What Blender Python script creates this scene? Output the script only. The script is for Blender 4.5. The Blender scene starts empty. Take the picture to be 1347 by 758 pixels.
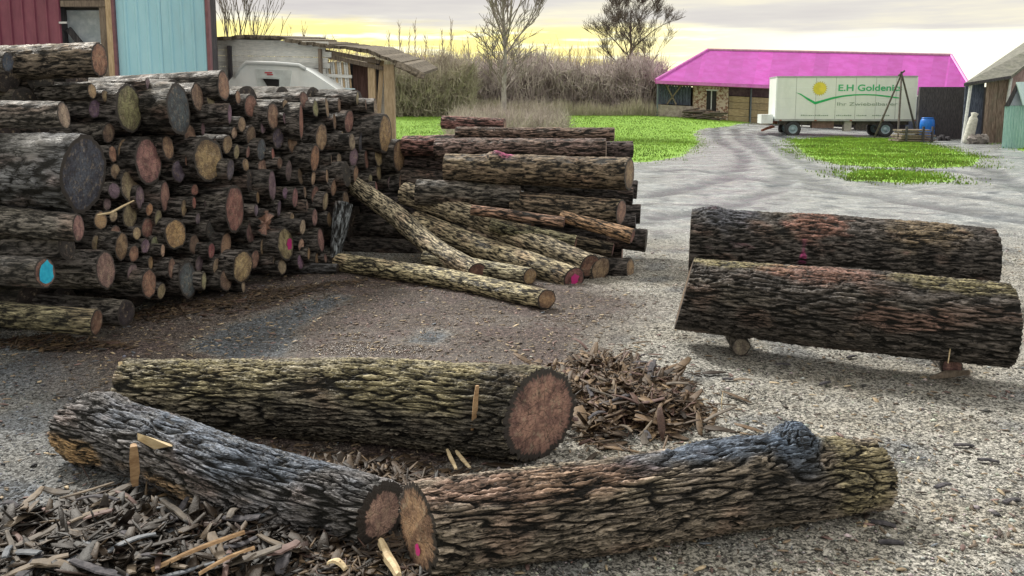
import bpy, math, random
import numpy as np
from mathutils import Vector, Matrix

S = bpy.context.scene
C = S.collection
R = math.radians
random.seed(7)
rng = np.random.default_rng(7)

# ------------------------------------------------------------------ camera
PITCH = R(8.0); F = 1150.0; CX = 673.5; HOR = 137.0
CY = HOR + F * math.tan(PITCH)
CAMZ = 1.8
cam_d = bpy.data.cameras.new('camera'); cam = bpy.data.objects.new('camera', cam_d); C.objects.link(cam)
cam.location = (0, 0, CAMZ); cam.rotation_euler = (math.pi / 2 - PITCH, 0, 0)
cam_d.sensor_width = 36; cam_d.lens = 36 * F / 1347; cam_d.shift_y = -(379 - CY) / 1347
cam_d.clip_start = 0.05; cam_d.clip_end = 3000
S.camera = cam

# ------------------------------------------------------------------ exposure, sky, sun
S.view_settings.view_transform = 'Standard'; S.view_settings.look = 'None'
S.view_settings.exposure = 0.45; S.view_settings.gamma = 1.0
SUN_EL, SUN_AZ = R(42), R(-38)          # azimuth measured from +Y towards +X
W = bpy.data.worlds.new("World"); S.world = W; W.use_nodes = True

class NT:
    def __init__(s, tree): s.t = tree; s.t.nodes.clear()
    def n(s, typ, ins=None, **kw):
        nd = s.t.nodes.new(typ)
        for k, v in kw.items(): setattr(nd, k, v)
        for k, v in (ins or {}).items():
            sk = nd.inputs[k]
            if isinstance(v, bpy.types.NodeSocket): s.t.links.new(v, sk)
            else: sk.default_value = v
        return nd
    def math(s, op, a, b=0.0, clamp=False):
        return s.n('ShaderNodeMath', {0: a, 1: b}, operation=op, use_clamp=clamp).outputs[0]
    def mix(s, f, a, b, mode='MIX'):
        nd = s.n('ShaderNodeMix', data_type='RGBA', blend_type=mode)
        for i, v in ((0, f), (6, a), (7, b)):
            if isinstance(v, bpy.types.NodeSocket): s.t.links.new(v, nd.inputs[i])
            else: nd.inputs[i].default_value = v if i == 0 else (*v, 1) if len(v) == 3 else v
        return nd.outputs[2]
    def mr(s, v, a, b, c=0.0, d=1.0, smooth=True):
        return s.n('ShaderNodeMapRange', {0: v, 1: a, 2: b, 3: c, 4: d}, interpolation_type='SMOOTHSTEP' if smooth else 'LINEAR').outputs[0]
    def noise(s, vec, scale, detail=3, rough=.55, out=0):
        return s.n('ShaderNodeTexNoise', {'Vector': vec, 'Scale': scale, 'Detail': detail, 'Roughness': rough}).outputs[out]
    def vm(s, op, a, b=(0, 0, 0)):
        return s.n('ShaderNodeVectorMath', {0: a, 1: b}, operation=op).outputs[0]
    def ramp(s, f, stops):
        nd = s.n('ShaderNodeValToRGB', {0: f}); cr = nd.color_ramp
        while len(cr.elements) < len(stops): cr.elements.new(.5)
        for e, (p, c) in zip(cr.elements, stops): e.position = p; e.color = (*c, 1)
        return nd.outputs[0]

w = NT(W.node_tree)
sky = w.n('ShaderNodeTexSky', sky_type='NISHITA', sun_disc=False, sun_elevation=SUN_EL, sun_rotation=SUN_AZ)
clear = w.mix(1.0, sky.outputs[0], (.09, .09, .09), 'MULTIPLY')
g = w.n('ShaderNodeTexCoord').outputs['Generated']
sep = w.n('ShaderNodeSeparateXYZ', {0: g})
el = sep.outputs[2]
st = w.vm('MULTIPLY', g, (2.2, 2.2, 26.0))
n1 = w.noise(st, 2.0, 5, .55)
elw = w.math('ADD', el, w.math('MULTIPLY', w.math('SUBTRACT', n1, .5), .045))
az = w.math('DIVIDE', sep.outputs[0], w.math('MAXIMUM', sep.outputs[1], .15))   # tan azimuth to the right
right = w.mr(az, .0, .42)
gold = w.mix(right, (1.0, .88, .32), (1.0, .96, .82))
n2 = w.noise(st, 5.0, 4, .6)
gold = w.mix(w.mr(n2, .48, .64), gold, (1.05, 1.02, .74))
deck = w.ramp(w.noise(st, 1.5, 5, .55), [(.30, (.50, .475, .45)), (.5, (.60, .575, .51)), (.66, (.78, .73, .53))])
ztop = w.mr(el, .15, .95, 1.0, 1.5)
deck = w.mix(1.0, deck, w.n('ShaderNodeCombineXYZ', {0: ztop, 1: ztop, 2: w.math('MULTIPLY', ztop, 1.05)}).outputs[0], 'MULTIPLY')
e0 = w.math('ADD', .083, w.math('MULTIPLY', right, -.018))
edge = w.mr(w.math('SUBTRACT', elw, e0), 0.0, .016)
col = w.mix(edge, gold, deck)
gap = w.mr(w.noise(w.vm('MULTIPLY', g, (1, 1, 3)), 2.6, 4), .56, .75, 0, .5)
col = w.mix(w.math('MULTIPLY', gap, w.mr(el, .2, .5)), col, clear)
lp = w.n('ShaderNodeBackground', {0: col, 1: 1.0})
w.n('ShaderNodeOutputWorld', {0: lp.outputs[0]})

sun_d = bpy.data.lights.new('sun', 'SUN'); sun = bpy.data.objects.new('sun', sun_d); C.objects.link(sun)
sun_d.energy = 3.7; sun_d.angle = R(11); sun_d.color = (1, .95, .86)
sdir = Vector((math.sin(SUN_AZ) * math.cos(SUN_EL), math.cos(SUN_AZ) * math.cos(SUN_EL), math.sin(SUN_EL)))
sun.rotation_euler = sdir.to_track_quat('Z', 'Y').to_euler()

# ------------------------------------------------------------------ helpers
sp_, cp_ = math.sin(PITCH), math.cos(PITCH)
def ray(px, py):
    v = (CY - py) / F
    return Vector(((px - CX) / F, cp_ + v * sp_, -sp_ + v * cp_))
def at(px, py, Y):
    d = ray(px, py); return Vector((0, 0, CAMZ)) + d * (Y / d.y)
def atz(px, py, z):
    d = ray(px, py); return Vector((0, 0, CAMZ)) + d * ((z - CAMZ) / d.z)
def depth(P): return P.y * cp_ - (P.z - CAMZ) * sp_
def rad(P, dpx): return dpx * depth(P) / F / 2
def rest(px, py, dpx, base=0.0):
    r = .2
    for _ in range(12):
        P = atz(px, py, base + r); r = rad(P, dpx)
    return P, r
def project(x, y, z):
    zc = y * cp_ - (z - CAMZ) * sp_
    zc = np.where(zc < .3, .3, zc)
    return CX + F * x / zc, CY - F * (y * sp_ + (z - CAMZ) * cp_) / zc

_perm = rng.permutation(256); _perm = np.concatenate([_perm, _perm]).astype(np.int32)
_grad = rng.normal(size=(256, 3)); _grad /= np.linalg.norm(_grad, axis=1)[:, None]
def noise3(p):
    p = np.asarray(p, float); i = np.floor(p).astype(np.int64); f = p - i
    u = f * f * f * (f * (f * 6 - 15) + 10); i &= 255
    out = 0
    for dx in (0, 1):
        wx = u[:, 0] if dx else 1 - u[:, 0]
        for dy in (0, 1):
            wy = u[:, 1] if dy else 1 - u[:, 1]
            for dz in (0, 1):
                wz = u[:, 2] if dz else 1 - u[:, 2]
                h = _perm[_perm[_perm[(i[:, 0] + dx) & 255] + ((i[:, 1] + dy) & 255)] + ((i[:, 2] + dz) & 255)]
                gr = _grad[h]
                out = out + wx * wy * wz * (gr[:, 0] * (f[:, 0] - dx) + gr[:, 1] * (f[:, 1] - dy) + gr[:, 2] * (f[:, 2] - dz))
    return out
def sstep(a, b, x):
    t = np.clip((x - a) / (b - a), 0, 1); return t * t * (3 - 2 * t)

def mesh_np(name, V, Fc, mat=None, smooth=False, attrs=None):
    me = bpy.data.meshes.new(name)
    V = np.ascontiguousarray(V, dtype=np.float32); Fc = np.ascontiguousarray(Fc, dtype=np.int32)
    n, k = Fc.shape
    me.vertices.add(len(V)); me.vertices.foreach_set('co', V.ravel())
    me.loops.add(n * k); me.loops.foreach_set('vertex_index', Fc.ravel())
    me.polygons.add(n); me.polygons.foreach_set('loop_start', np.arange(0, n * k, k, dtype=np.int32))
    if smooth: me.polygons.foreach_set('use_smooth', np.ones(n, dtype=bool))
    me.update(calc_edges=True)
    for an, arr in (attrs or {}).items():
        if arr.ndim == 1:
            a = me.attributes.new(an, 'FLOAT', 'POINT'); a.data.foreach_set('value', arr.astype(np.float32))
        else:
            a = me.attributes.new(an, 'FLOAT_COLOR', 'POINT')
            if arr.shape[1] == 3: arr = np.concatenate([arr, np.ones((len(arr), 1))], 1)
            a.data.foreach_set('color', arr.astype(np.float32).ravel())
    if mat: me.materials.append(mat)
    return me
def link(name, me, parent=None):
    o = bpy.data.objects.new(name, me); C.objects.link(o)
    if parent is not None: o.parent = parent
    return o
def thing(name, label, cat, loc=(0, 0, 0), group=None, mat=None):
    o = bpy.data.objects.new(name, None); C.objects.link(o); o.empty_display_size = .1
    o.location = loc
    if mat is not None: o.matrix_world = mat
    o['label'] = label; o['category'] = cat
    if group: o['group'] = group
    return o
def tag(o, label=None, cat=None, group=None, kind=None):
    if label: o['label'] = label
    if cat: o['category'] = cat
    if group: o['group'] = group
    if kind: o['kind'] = kind
    return o

class MB:
    """collects geometry in world coordinates"""
    def __init__(s): s.v = []; s.f = []
    def add(s, vs, fs):
        b = len(s.v); s.v += [tuple(v) for v in vs]; s.f += [tuple(b + i for i in f) for f in fs]; return s
    def box(s, lo, hi, jit=0):
        (x0, y0, z0), (x1, y1, z1) = lo, hi
        j = lambda: random.uniform(-jit, jit) if jit else 0
        vs = [(x + j(), y + j(), z + j()) for x in (x0, x1) for y in (y0, y1) for z in (z0, z1)]
        return s.add(vs, [(0, 1, 3, 2), (4, 6, 7, 5), (0, 4, 5, 1), (2, 3, 7, 6), (0, 2, 6, 4), (1, 5, 7, 3)])
    def prism(s, poly, off):          # poly: 3D points, extruded by off
        n = len(poly); off = Vector(off)
        vs = [Vector(p) for p in poly] + [Vector(p) + off for p in poly]
        return s.add(vs, [tuple(range(n))[::-1], tuple(range(n, 2 * n))] + [(i, (i + 1) % n, n + (i + 1) % n, n + i) for i in range(n)])
    def beam(s, a, b, w_, h_, up=(0, 0, 1)):
        a, b = Vector(a), Vector(b); d = (b - a).normalized(); up = Vector(up)
        if abs(d.dot(up)) > .95: up = Vector((0, 1, 0))
        sx = d.cross(up).normalized() * w_ / 2; sz = sx.cross(d).normalized() * h_ / 2
        vs = [p + i * sx + k * sz for p in (a, b) for i, k in ((-1, -1), (1, -1), (1, 1), (-1, 1))]
        return s.add(vs, [(0, 1, 2, 3), (7, 6, 5, 4), (0, 4, 5, 1), (1, 5, 6, 2), (2, 6, 7, 3), (3, 7, 4, 0)])
    def tube(s, pts, rs, n=6, cap=True):
        pts = [Vector(p) for p in pts]; b = len(s.v); m = len(pts)
        if not hasattr(rs, '__len__'): rs = [rs] * m
        prev = None
        for i, p in enumerate(pts):
            d = (pts[min(i + 1, m - 1)] - pts[max(i - 1, 0)])
            d = d.normalized() if d.length > 1e-9 else Vector((0, 0, 1))
            if prev is None:
                a = d.orthogonal().normalized()
            else: a = (prev - d * prev.dot(d)).normalized()
            prev = a; c = d.cross(a)
            for k in range(n):
                t = 2 * math.pi * k / n; q = p + (a * math.cos(t) + c * math.sin(t)) * rs[i]
                s.v.append((q.x, q.y, q.z))
        for i in range(m - 1):
            for k in range(n):
                s.f.append((b + i * n + k, b + i * n + (k + 1) % n, b + (i + 1) * n + (k + 1) % n, b + (i + 1) * n + k))
        if cap:
            s.f.append(tuple(b + k for k in range(n))[::-1]); s.f.append(tuple(b + (m - 1) * n + k for k in range(n)))
        return s
    def build(s, name, mat, parent=None, smooth=False):
        o = Vector((0, 0, 0))
        p = parent
        while p is not None: o += Vector(p.location); p = p.parent
        me = bpy.data.meshes.new(name)
        me.from_pydata([(v[0] - o.x, v[1] - o.y, v[2] - o.z) for v in s.v], [], s.f)
        if smooth: me.polygons.foreach_set('use_smooth', [True] * len(me.polygons))
        me.materials.append(mat); me.update()
        return link(name, me, parent)

# ------------------------------------------------------------------ materials
MATS = {}
def newmat(name):
    m = bpy.data.materials.new(name); m.use_nodes = True; MATS[name] = m
    return m, NT(m.node_tree)
def finish(t, color, rough=.7, bump=None, dist=.01, strength=1.0, spec=.5, metal=0.0, **extra):
    ins = {'Base Color': color, 'Roughness': rough, 'Specular IOR Level': spec, 'Metallic': metal}
    ins.update(extra)
    b = t.n('ShaderNodeBsdfPrincipled', ins)
    if bump is not None:
        bp = t.n('ShaderNodeBump', {'Height': bump, 'Distance': dist, 'Strength': strength})
        t.t.links.new(bp.outputs[0], b.inputs['Normal'])
    t.n('ShaderNodeOutputMaterial', {0: b.outputs[0]})
def c4(c): return (*c, 1) if len(c) == 3 else c

def simple(name, c1, c2=None, scale=6, rough=.7, bump=.3, dist=.01, stretch=(1, 1, 1), metal=0, dirt=None, dirt_amt=.4, spec=.4, contrast=(.35, .65)):
    m, t = newmat(name)
    oi = t.n('ShaderNodeObjectInfo').outputs['Random']
    tc = t.n('ShaderNodeTexCoord').outputs['Object']
    v = t.vm('MULTIPLY', tc, stretch)
    v = t.vm('ADD', v, t.n('ShaderNodeCombineXYZ', {0: t.math('MULTIPLY', oi, 37.0), 1: t.math('MULTIPLY', oi, 11.0)}).outputs[0])
    n = t.noise(v, scale, 6, .65)
    col = t.mix(t.mr(n, *contrast), c1, c2 or tuple(min(1, x * 1.3) for x in c1))
    vr = t.math('ADD', .85, t.math('MULTIPLY', oi, .3))
    col = t.mix(1.0, col, t.n('ShaderNodeCombineXYZ', {0: vr, 1: vr, 2: vr}).outputs[0], 'MULTIPLY')
    if dirt:
        nd = t.noise(t.vm('MULTIPLY', tc, (1, 1, .35)), 1.7, 7, .7)
        col = t.mix(t.mr(nd, .45, .72, 0, dirt_amt), col, dirt)
    finish(t, col, rough, n, dist, bump, spec, metal)
    return m

# bark: furrows along the local X axis, tint painted per vertex (moss, sky sheen on wet tops), 'bh' = relief height
m, t = newmat('bark')
oi = t.n('ShaderNodeObjectInfo').outputs['Random']
tc = t.n('ShaderNodeTexCoord').outputs['Object']
off = t.n('ShaderNodeCombineXYZ', {0: t.math('MULTIPLY', oi, 53.0), 1: t.math('MULTIPLY', oi, 17.0)}).outputs[0]
wv = t.n('ShaderNodeTexNoise', {'Vector': tc, 'Scale': 7.0, 'Detail': 2.0}).outputs['Color']
v0 = t.vm('ADD', t.vm('ADD', tc, off), t.vm('MULTIPLY', wv, (.12, .04, .04)))
v = t.vm('MULTIPLY', v0, (.16, 1, 1))
na = t.noise(v, 26, 3, .6); nb = t.noise(v, 70, 3, .6)
fa = t.mr(t.math('ABSOLUTE', t.math('SUBTRACT', na, .5)), 0, .10)
fb = t.mr(t.math('ABSOLUTE', t.math('SUBTRACT', nb, .5)), 0, .12)
nc = t.noise(v0, 120, 4, .7)
bh = t.n('ShaderNodeAttribute', attribute_name='bh').outputs['Fac']
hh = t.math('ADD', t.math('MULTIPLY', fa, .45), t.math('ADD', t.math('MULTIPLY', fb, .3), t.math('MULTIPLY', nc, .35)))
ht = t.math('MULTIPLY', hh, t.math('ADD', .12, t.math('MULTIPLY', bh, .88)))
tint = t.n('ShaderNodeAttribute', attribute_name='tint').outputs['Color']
k = t.mr(ht, .14, .80, .03, 3.1, False)  # furrow shade and ridge highlights painted into the colour from relief height
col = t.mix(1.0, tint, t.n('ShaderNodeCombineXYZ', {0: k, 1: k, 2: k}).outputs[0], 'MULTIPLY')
nr = t.noise(v0, 9, 4, .6)
finish(t, col, t.mr(nr, .3, .7, .5, .9), hh, .014, 1.0, .4)
BARK = m

# cut faces: growth rings, radial checks, dark bark rim; colour comes from the object's own colour
m, t = newmat('cut_wood')
rr = t.n('ShaderNodeAttribute', attribute_name='rad').outputs['Fac']
tc = t.n('ShaderNodeTexCoord').outputs['Object']
oc = t.n('ShaderNodeObjectInfo').outputs['Color']
ri = t.n('ShaderNodeObjectInfo').outputs['Random']
nz = t.noise(t.vm('ADD', tc, off if False else (3.1, 1.7, 0.0)), 9, 5, .6)
ring = t.math('SINE', t.math('ADD', t.math('MULTIPLY', rr, 62.0), t.math('MULTIPLY', nz, 9.0)))
saw = t.noise(t.vm('MULTIPLY', tc, (1, .25, 2.2)), 60, 4, .7)
f = t.math('ADD', t.math('MULTIPLY', t.math('ADD', ring, 1.0), .08), t.math('MULTIPLY', saw, .85))
k = t.mr(f, .15, .75, .5, 1.35, False)
col = t.mix(1.0, oc, t.n('ShaderNodeCombineXYZ', {0: k, 1: k, 2: k}).outputs[0], 'MULTIPLY')
blotch = t.noise(tc, 14, 5, .65)
col = t.mix(t.mr(blotch, .42, .60, 0, .75), col, t.mix(1.0, col, (.38, .34, .40), 'MULTIPLY'))
col = t.mix(t.mr(t.noise(t.vm('ADD', tc, (7.0, 2.0, 5.0)), 22, 5, .7), .52, .68, 0, .6), col, (.50, .43, .32))
crk = t.n('ShaderNodeTexVoronoi', {'Vector': tc, 'Scale': 13.0}, feature='DISTANCE_TO_EDGE').outputs['Distance']
col = t.mix(t.mr(crk, .0, .035, .55, 0), col, (.05, .04, .035))
heart = t.mr(t.math('ADD', rr, t.math('MULTIPLY', t.math('SUBTRACT', nz, .5), .5)), .55, .8, 0, .6)
sx = t.n('ShaderNodeSeparateXYZ', {0: tc})
an = t.math('ARCTAN2', sx.outputs[2], sx.outputs[1])
rv = t.n('ShaderNodeCombineXYZ', {0: t.math('MULTIPLY', an, 2.4), 1: t.math('MULTIPLY', rr, .9), 2: t.math('MULTIPLY', ri, 40.0)}).outputs[0]
chk = t.math('ABSOLUTE', t.math('SUBTRACT', t.noise(rv, 2.0, 3, .5), .5))
col = t.mix(t.math('MULTIPLY', t.mr(chk, 0, .022, 1, 0), t.mr(rr, .08, .4, 0, .75)), col, (.035, .028, .024))
col = t.mix(t.mr(t.noise(tc, 5, 3, .6), .5, .7, 0, .5), col, t.mix(1.0, col, (.45, .42, .42), 'MULTIPLY'))
col = t.mix(1.0, col, (.84, .80, .78), 'MULTIPLY')
col = t.mix(heart, col, t.mix(1.0, col, (.62, .6, .66), 'MULTIPLY'))
al = t.n('ShaderNodeObjectInfo').outputs['Alpha']
rim = t.mr(t.math('ADD', rr, t.math('ADD', t.math('MULTIPLY', t.math('SUBTRACT', nz, .5), .14), t.math('SUBTRACT', 1.0, al))), .84, .92)
col = t.mix(rim, col, (.035, .03, .028))
finish(t, col, .62, f, .004, .8, .4)
WOOD = m

# ground
m, t = newmat('ground_mud_gravel')
tc = t.n('ShaderNodeNewGeometry').outputs['Position']
zn = t.n('ShaderNodeSeparateColor', {0: t.n('ShaderNodeAttribute', attribute_name='zone').outputs['Color']})
zg, zm, zt = zn.outputs[0], zn.outputs[1], zn.outputs[2]
zd = t.n('ShaderNodeAttribute', attribute_name='dark').outputs['Fac']
vo = t.n('ShaderNodeTexVoronoi', {'Vector': tc, 'Scale': 64.0})
vs = t.n('ShaderNodeTexVoronoi', {'Vector': tc, 'Scale': 150.0})
v1 = t.n('ShaderNodeSeparateColor', {0: vo.outputs['Color']}).outputs[0]
v2 = t.n('ShaderNodeSeparateColor', {0: vs.outputs['Color']}).outputs[1]
nf = t.noise(tc, 30, 6, .7); nl = t.noise(tc, 1.3, 6, .6)
grv = t.math('ADD', t.math('MULTIPLY', v1, .4), t.math('ADD', t.math('MULTIPLY', v2, .35), t.math('MULTIPLY', nf, .4)))
gcol = t.ramp(grv, [(.28, (.012, .012, .012)), (.43, (.09, .09, .083)), (.58, (.26, .255, .23)), (.78, (.60, .585, .54))])
gcol = t.mix(t.mr(nl, .42, .68, 0, .55), gcol, t.mix(1.0, gcol, (.62, .56, .46), 'MULTIPLY'))
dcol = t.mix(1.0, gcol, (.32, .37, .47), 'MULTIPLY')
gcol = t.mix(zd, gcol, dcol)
mcol = t.ramp(t.math('ADD', t.math('MULTIPLY', nf, .75), t.math('MULTIPLY', v2, .3)), [(.36, (.010, .008, .008)), (.51, (.055, .043, .040)), (.63, (.15, .118, .105)), (.80, (.42, .37, .30))])
mpur = t.mix(t.mr(t.noise(tc, 2.3, 4), .45, .62, 0, .6), mcol, t.mix(1.0, mcol, (1.02, .88, .97), 'MULTIPLY'))
col = t.mix(zm, gcol, mpur)
stk = t.noise(t.vm('ADD', t.vm('MULTIPLY', tc, (.8, 1.0, 1)), t.vm('MULTIPLY', t.n('ShaderNodeTexNoise', {'Vector': tc, 'Scale': .35, 'Detail': 3.0}).outputs['Color'], (1.2, 2.2, 0))), 3.2, 9, .82)
tcol = t.ramp(stk, [(.30, (.07, .08, .095)), (.44, (.19, .215, .245)), (.56, (.32, .345, .37)), (.70, (.58, .59, .59))])
tcol = t.mix(.6, tcol, t.mix(1.0, tcol, t.mix(1.0, gcol, (3.4, 3.4, 3.4), 'MULTIPLY'), 'MULTIPLY'))
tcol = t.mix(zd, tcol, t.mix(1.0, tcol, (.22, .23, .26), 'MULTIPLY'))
col = t.mix(zt, col, tcol)
grs = t.ramp(t.noise(tc, 4, 6, .7), [(.3, (.11, .24, .02)), (.55, (.22, .42, .04)), (.75, (.32, .50, .07))])
gm = t.mr(t.math('ADD', zg, t.math('MULTIPLY', t.math('SUBTRACT', t.noise(tc, 2.2, 5, .7), .5), .9)), .4, .6)
col = t.mix(gm, col, grs)
wet = t.mr(t.math('ADD', t.noise(t.vm('MULTIPLY', tc, (.5, 1.2, 1)), .9, 5, .6), t.math('MULTIPLY', zt, .14)), .50, .64)
rough = t.math('SUBTRACT', .85, t.math('MULTIPLY', wet, .62))
rough = t.math('MAXIMUM', rough, t.math('MULTIPLY', gm, .9))
hgt = t.math('ADD', t.math('MULTIPLY', grv, 1.0), t.math('MULTIPLY', nf, .6))
finish(t, col, rough, hgt, .02, t.math('SUBTRACT', 1.0, t.math('MULTIPLY', zt, .6)), .5)
GROUND = m

def attr_mat(name, an='col', rough=.7, bump=80, dist=.004, spec=.4):
    m, t = newmat(name)
    tc = t.n('ShaderNodeTexCoord').outputs['Object']
    n = t.noise(tc, bump, 4, .7)
    c = t.n('ShaderNodeAttribute', attribute_name=an).outputs['Color']
    k = t.mr(n, .3, .7, .6, 1.4, False)
    col = t.mix(1.0, c, t.n('ShaderNodeCombineXYZ', {0: k, 1: k, 2: k}).outputs[0], 'MULTIPLY')
    finish(t, col, rough, n, dist, .8, spec)
    return m
CHIP = attr_mat('bark_chips', rough=.6)
STONE = attr_mat('gravel_stone', rough=.75)
GRASS = attr_mat('grass_blades', rough=.6, bump=5, dist=.001)
TWIG = simple('grey_twigs', (.19, .16, .16), (.33, .29, .27), 3, .9)
TWIG_D = simple('dark_twigs', (.10, .085, .075), (.17, .14, .12), 3, .9)
TWIG_F = simple('far_twigs', (.30, .25, .20), (.40, .33, .25), 3, .9)
PALEB = simple('pale_tree_bark', (.30, .28, .27), (.45, .43, .40), 9, .85, stretch=(1, 1, .3))
TIMBER = simple('pale_timber', (.42, .31, .19), (.60, .47, .31), 12, .75, .4, .006, (4, 4, .5), dirt=(.16, .11, .07))
OLDWOOD = simple('weathered_boards', (.13, .105, .085), (.27, .22, .18), 9, .85, .5, .01, (5, 5, .6))
DARKWOOD = simple('dark_boards', (.03, .03, .038), (.085, .08, .09), 9, .85, .4, .01, (5, 5, .6))
BLUEDARK = simple('bluish_dark_boards', (.035, .045, .075), (.11, .13, .19), 7, .85, .4, .01, (5, 5, .6))
MAROON = simple('maroon_sheet_metal', (.20, .055, .095), (.26, .08, .125), 5, .5, .06, .004, (1, 1, .4), dirt=(.10, .05, .06), dirt_amt=.35)
MAROON_T = simple('maroon_trim', (.16, .07, .09), (.22, .10, .12), 8, .5, .1, .004)
BLUE = simple('light_blue_sheet_metal', (.40, .74, .90), (.46, .80, .95), 4, .45, .06, .004, (1, 1, .3), dirt=(.30, .48, .56), dirt_amt=.4)
SHEET = simple('pale_plastic_sheet', (.36, .44, .52), (.58, .65, .72), 5, .4, .5, .03, dirt=(.2, .22, .26))
PLANKW = simple('whitewashed_plank', (.62, .65, .66), (.86, .87, .86), 14, .85, .4, .006, (.6, 4, 5), dirt=(.25, .24, .22), dirt_amt=.45)
ROOFWOOD = simple('rotten_roof_plank', (.07, .058, .045), (.20, .17, .13), 14, .95, .8, .02, (1, 1, 1))
WHITEP = simple('white_paint', (.74, .80, .83), (.82, .86, .88), 3, .4, .08, .004, dirt=(.40, .40, .38), dirt_amt=.4)
BODYP = simple('trailer_white_paint', (.82, .88, .87), (.86, .91, .90), 3, .45, .04, .002, dirt=(.55, .60, .58), dirt_amt=.35)
BLACKM = simple('black_opening', (.012, .012, .014), None, 5, .6)
DARKM = simple('dark_steel', (.05, .045, .045), (.12, .10, .09), 8, .6, .2, .01)
RUST = simple('rusty_steel', (.20, .06, .04), (.30, .12, .08), 9, .8, .3, .01)
TYRE = simple('tyre_rubber', (.025, .027, .03), (.05, .05, .055), 12, .8)
RIM = simple('blue_grey_rim', (.22, .33, .38), (.36, .45, .50), 6, .5, .1, .004, metal=0)
MAGENTA = simple('magenta_roof_sheet', (.37, .035, .31), (.43, .06, .40), 1.2, .5, .05, .01, (1, 1, 1), dirt=(.30, .05, .27), dirt_amt=.5)
MAG_E = simple('magenta_roof_edge', (.58, .13, .50), (.64, .22, .58), 3, .5, .05, .01)
BRICKP = simple('brick_pier_wall', (.22, .12, .085), (.52, .44, .36), 6.5, .9, .6, .02, contrast=(.45, .53))
TANB = simple('tan_boards', (.30, .23, .13), (.46, .37, .23), 5, .85, .4, .01, (.5, 4, 5), dirt=(.12, .10, .08), dirt_amt=.6)
GREYROOF = simple('grey_felt_roof', (.13, .135, .12), (.22, .22, .195), 5, .9, .5, .02, dirt=(.10, .12, .07))
BROWNB = simple('brown_board_wall', (.15, .105, .085), (.33, .26, .22), 8, .85, .5, .01, (4, 4, .4), dirt=(.09, .14, .10), dirt_amt=.5)
TURQ = simple('turquoise_sheet_metal', (.22, .42, .41), (.40, .60, .58), 9, .6, .1, .006, (6, 6, .5))
WHITEPOST = simple('white_post', (.50, .52, .54), (.66, .68, .70), 9, .6, .1, .004)
BARREL = simple('blue_plastic', (.01, .14, .60), (.02, .20, .72), 3, .4, .05, .004)
SACK = simple('dirty_white_sack', (.42, .42, .38), (.58, .58, .54), 9, .85, .6, .02)
GREENP = simple('green_print', (.015, .42, .13), (.02, .48, .16), 3, .5, 0)
GREENT = simple('green_lettering', (.05, .40, .18), (.06, .44, .2), 3, .5, 0)
YELP = simple('yellow_print', (.55, .48, .05), (.68, .58, .07), 3, .5, 0)
GREYP = simple('grey_print', (.22, .30, .25), (.25, .33, .28), 3, .5, 0)
REDP = simple('red_print', (.45, .04, .06), (.5, .06, .08), 3, .5, 0)
CYANP = simple('cyan_spray_paint', (.01, .36, .60), (.03, .50, .72), 25, .5, .2, .003)
MAGP = simple('magenta_spray_paint', (.62, .02, .24), (.50, .06, .22), 25, .5, .2, .003)
PALEW = simple('fresh_split_wood', (.52, .40, .24), (.70, .58, .38), 22, .75, .5, .004, (.3, 3, 3))
TANW = simple('tan_stripped_wood', (.32, .20, .11), (.50, .34, .20), 18, .7, .5, .005, (.3, 3, 3))

# ------------------------------------------------------------------ ground
def inpoly(px, py, poly):
    ins = np.zeros(px.shape, bool); n = len(poly)
    for i in range(n):
        x0, y0 = poly[i]; x1, y1 = poly[(i + 1) % n]
        if y0 == y1: continue
        cnd = ((y0 > py) != (y1 > py)) & (px < (x1 - x0) * (py - y0) / (y1 - y0) + x0)
        ins ^= cnd
    return ins
def wpoly(pp): return [tuple(atz(px, py, zz)[:2]) for (px, py, zz) in pp]
def rise(x, y): return 1.02 * sstep(44, 62, y) * (1 - sstep(8, 26, x))
# outlines on the ground, in metres
def solve_ground(px, py):
    z = 0.0
    for _ in range(40):
        if py <= HOR + 4: py = HOR + 4
        P = atz(px, py, z); z2 = float(rise(np.array([P.x]), np.array([P.y]))[0]); z = z * .6 + z2 * .4
    return (P.x, P.y)
GR = [
    [(470, 196), (470, 161), (560, 158), (700, 156), (870, 152), (985, 157), (1022, 164), (960, 166), (922, 169), (914, 175), (922, 186), (900, 205), (842, 214), (700, 214), (560, 200)],
    [(1040, 184), (1100, 180), (1180, 182), (1235, 192), (1285, 207), (1275, 218), (1190, 221), (1110, 218), (1062, 205)],
    [(1112, 226), (1190, 222), (1252, 234), (1240, 241), (1180, 240), (1122, 236)],
    [(1322, 186), (1400, 184), (1420, 200), (1340, 199)],
]
GRW = [[solve_ground(*p) for p in g_] for g_ in GR] + [[(-60, 46), (-4, 47), (9.5, 56), (9.5, 66), (-60, 66)]]
MUDW = [solve_ground(*p) for p in [(60, 470), (120, 435), (250, 380), (420, 348), (560, 350), (760, 372), (870, 400), (800, 440), (760, 500), (620, 640), (380, 640), (120, 520)]]
WETW = [[solve_ground(*p) for p in q] for q in (
    [(235, 456), (300, 425), (440, 385), (460, 392), (400, 425), (380, 470), (300, 470)],
    [(530, 448), (560, 430), (590, 436), (585, 452)])]
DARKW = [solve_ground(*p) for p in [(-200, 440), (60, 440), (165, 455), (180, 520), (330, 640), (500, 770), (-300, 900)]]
TRKW = [solve_ground(*p) for p in [(700, 260), (842, 214), (922, 186), (925, 160), (1050, 158), (1500, 165), (1900, 260), (1500, 300), (1200, 285), (900, 275)]]
def soft(x, y, poly, wdt, n=5):
    acc = 0
    for k in range(n):
        a = 2 * math.pi * k / n
        acc = acc + inpoly(x + wdt * math.cos(a), y + wdt * math.sin(a), poly)
    return acc / n

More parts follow.
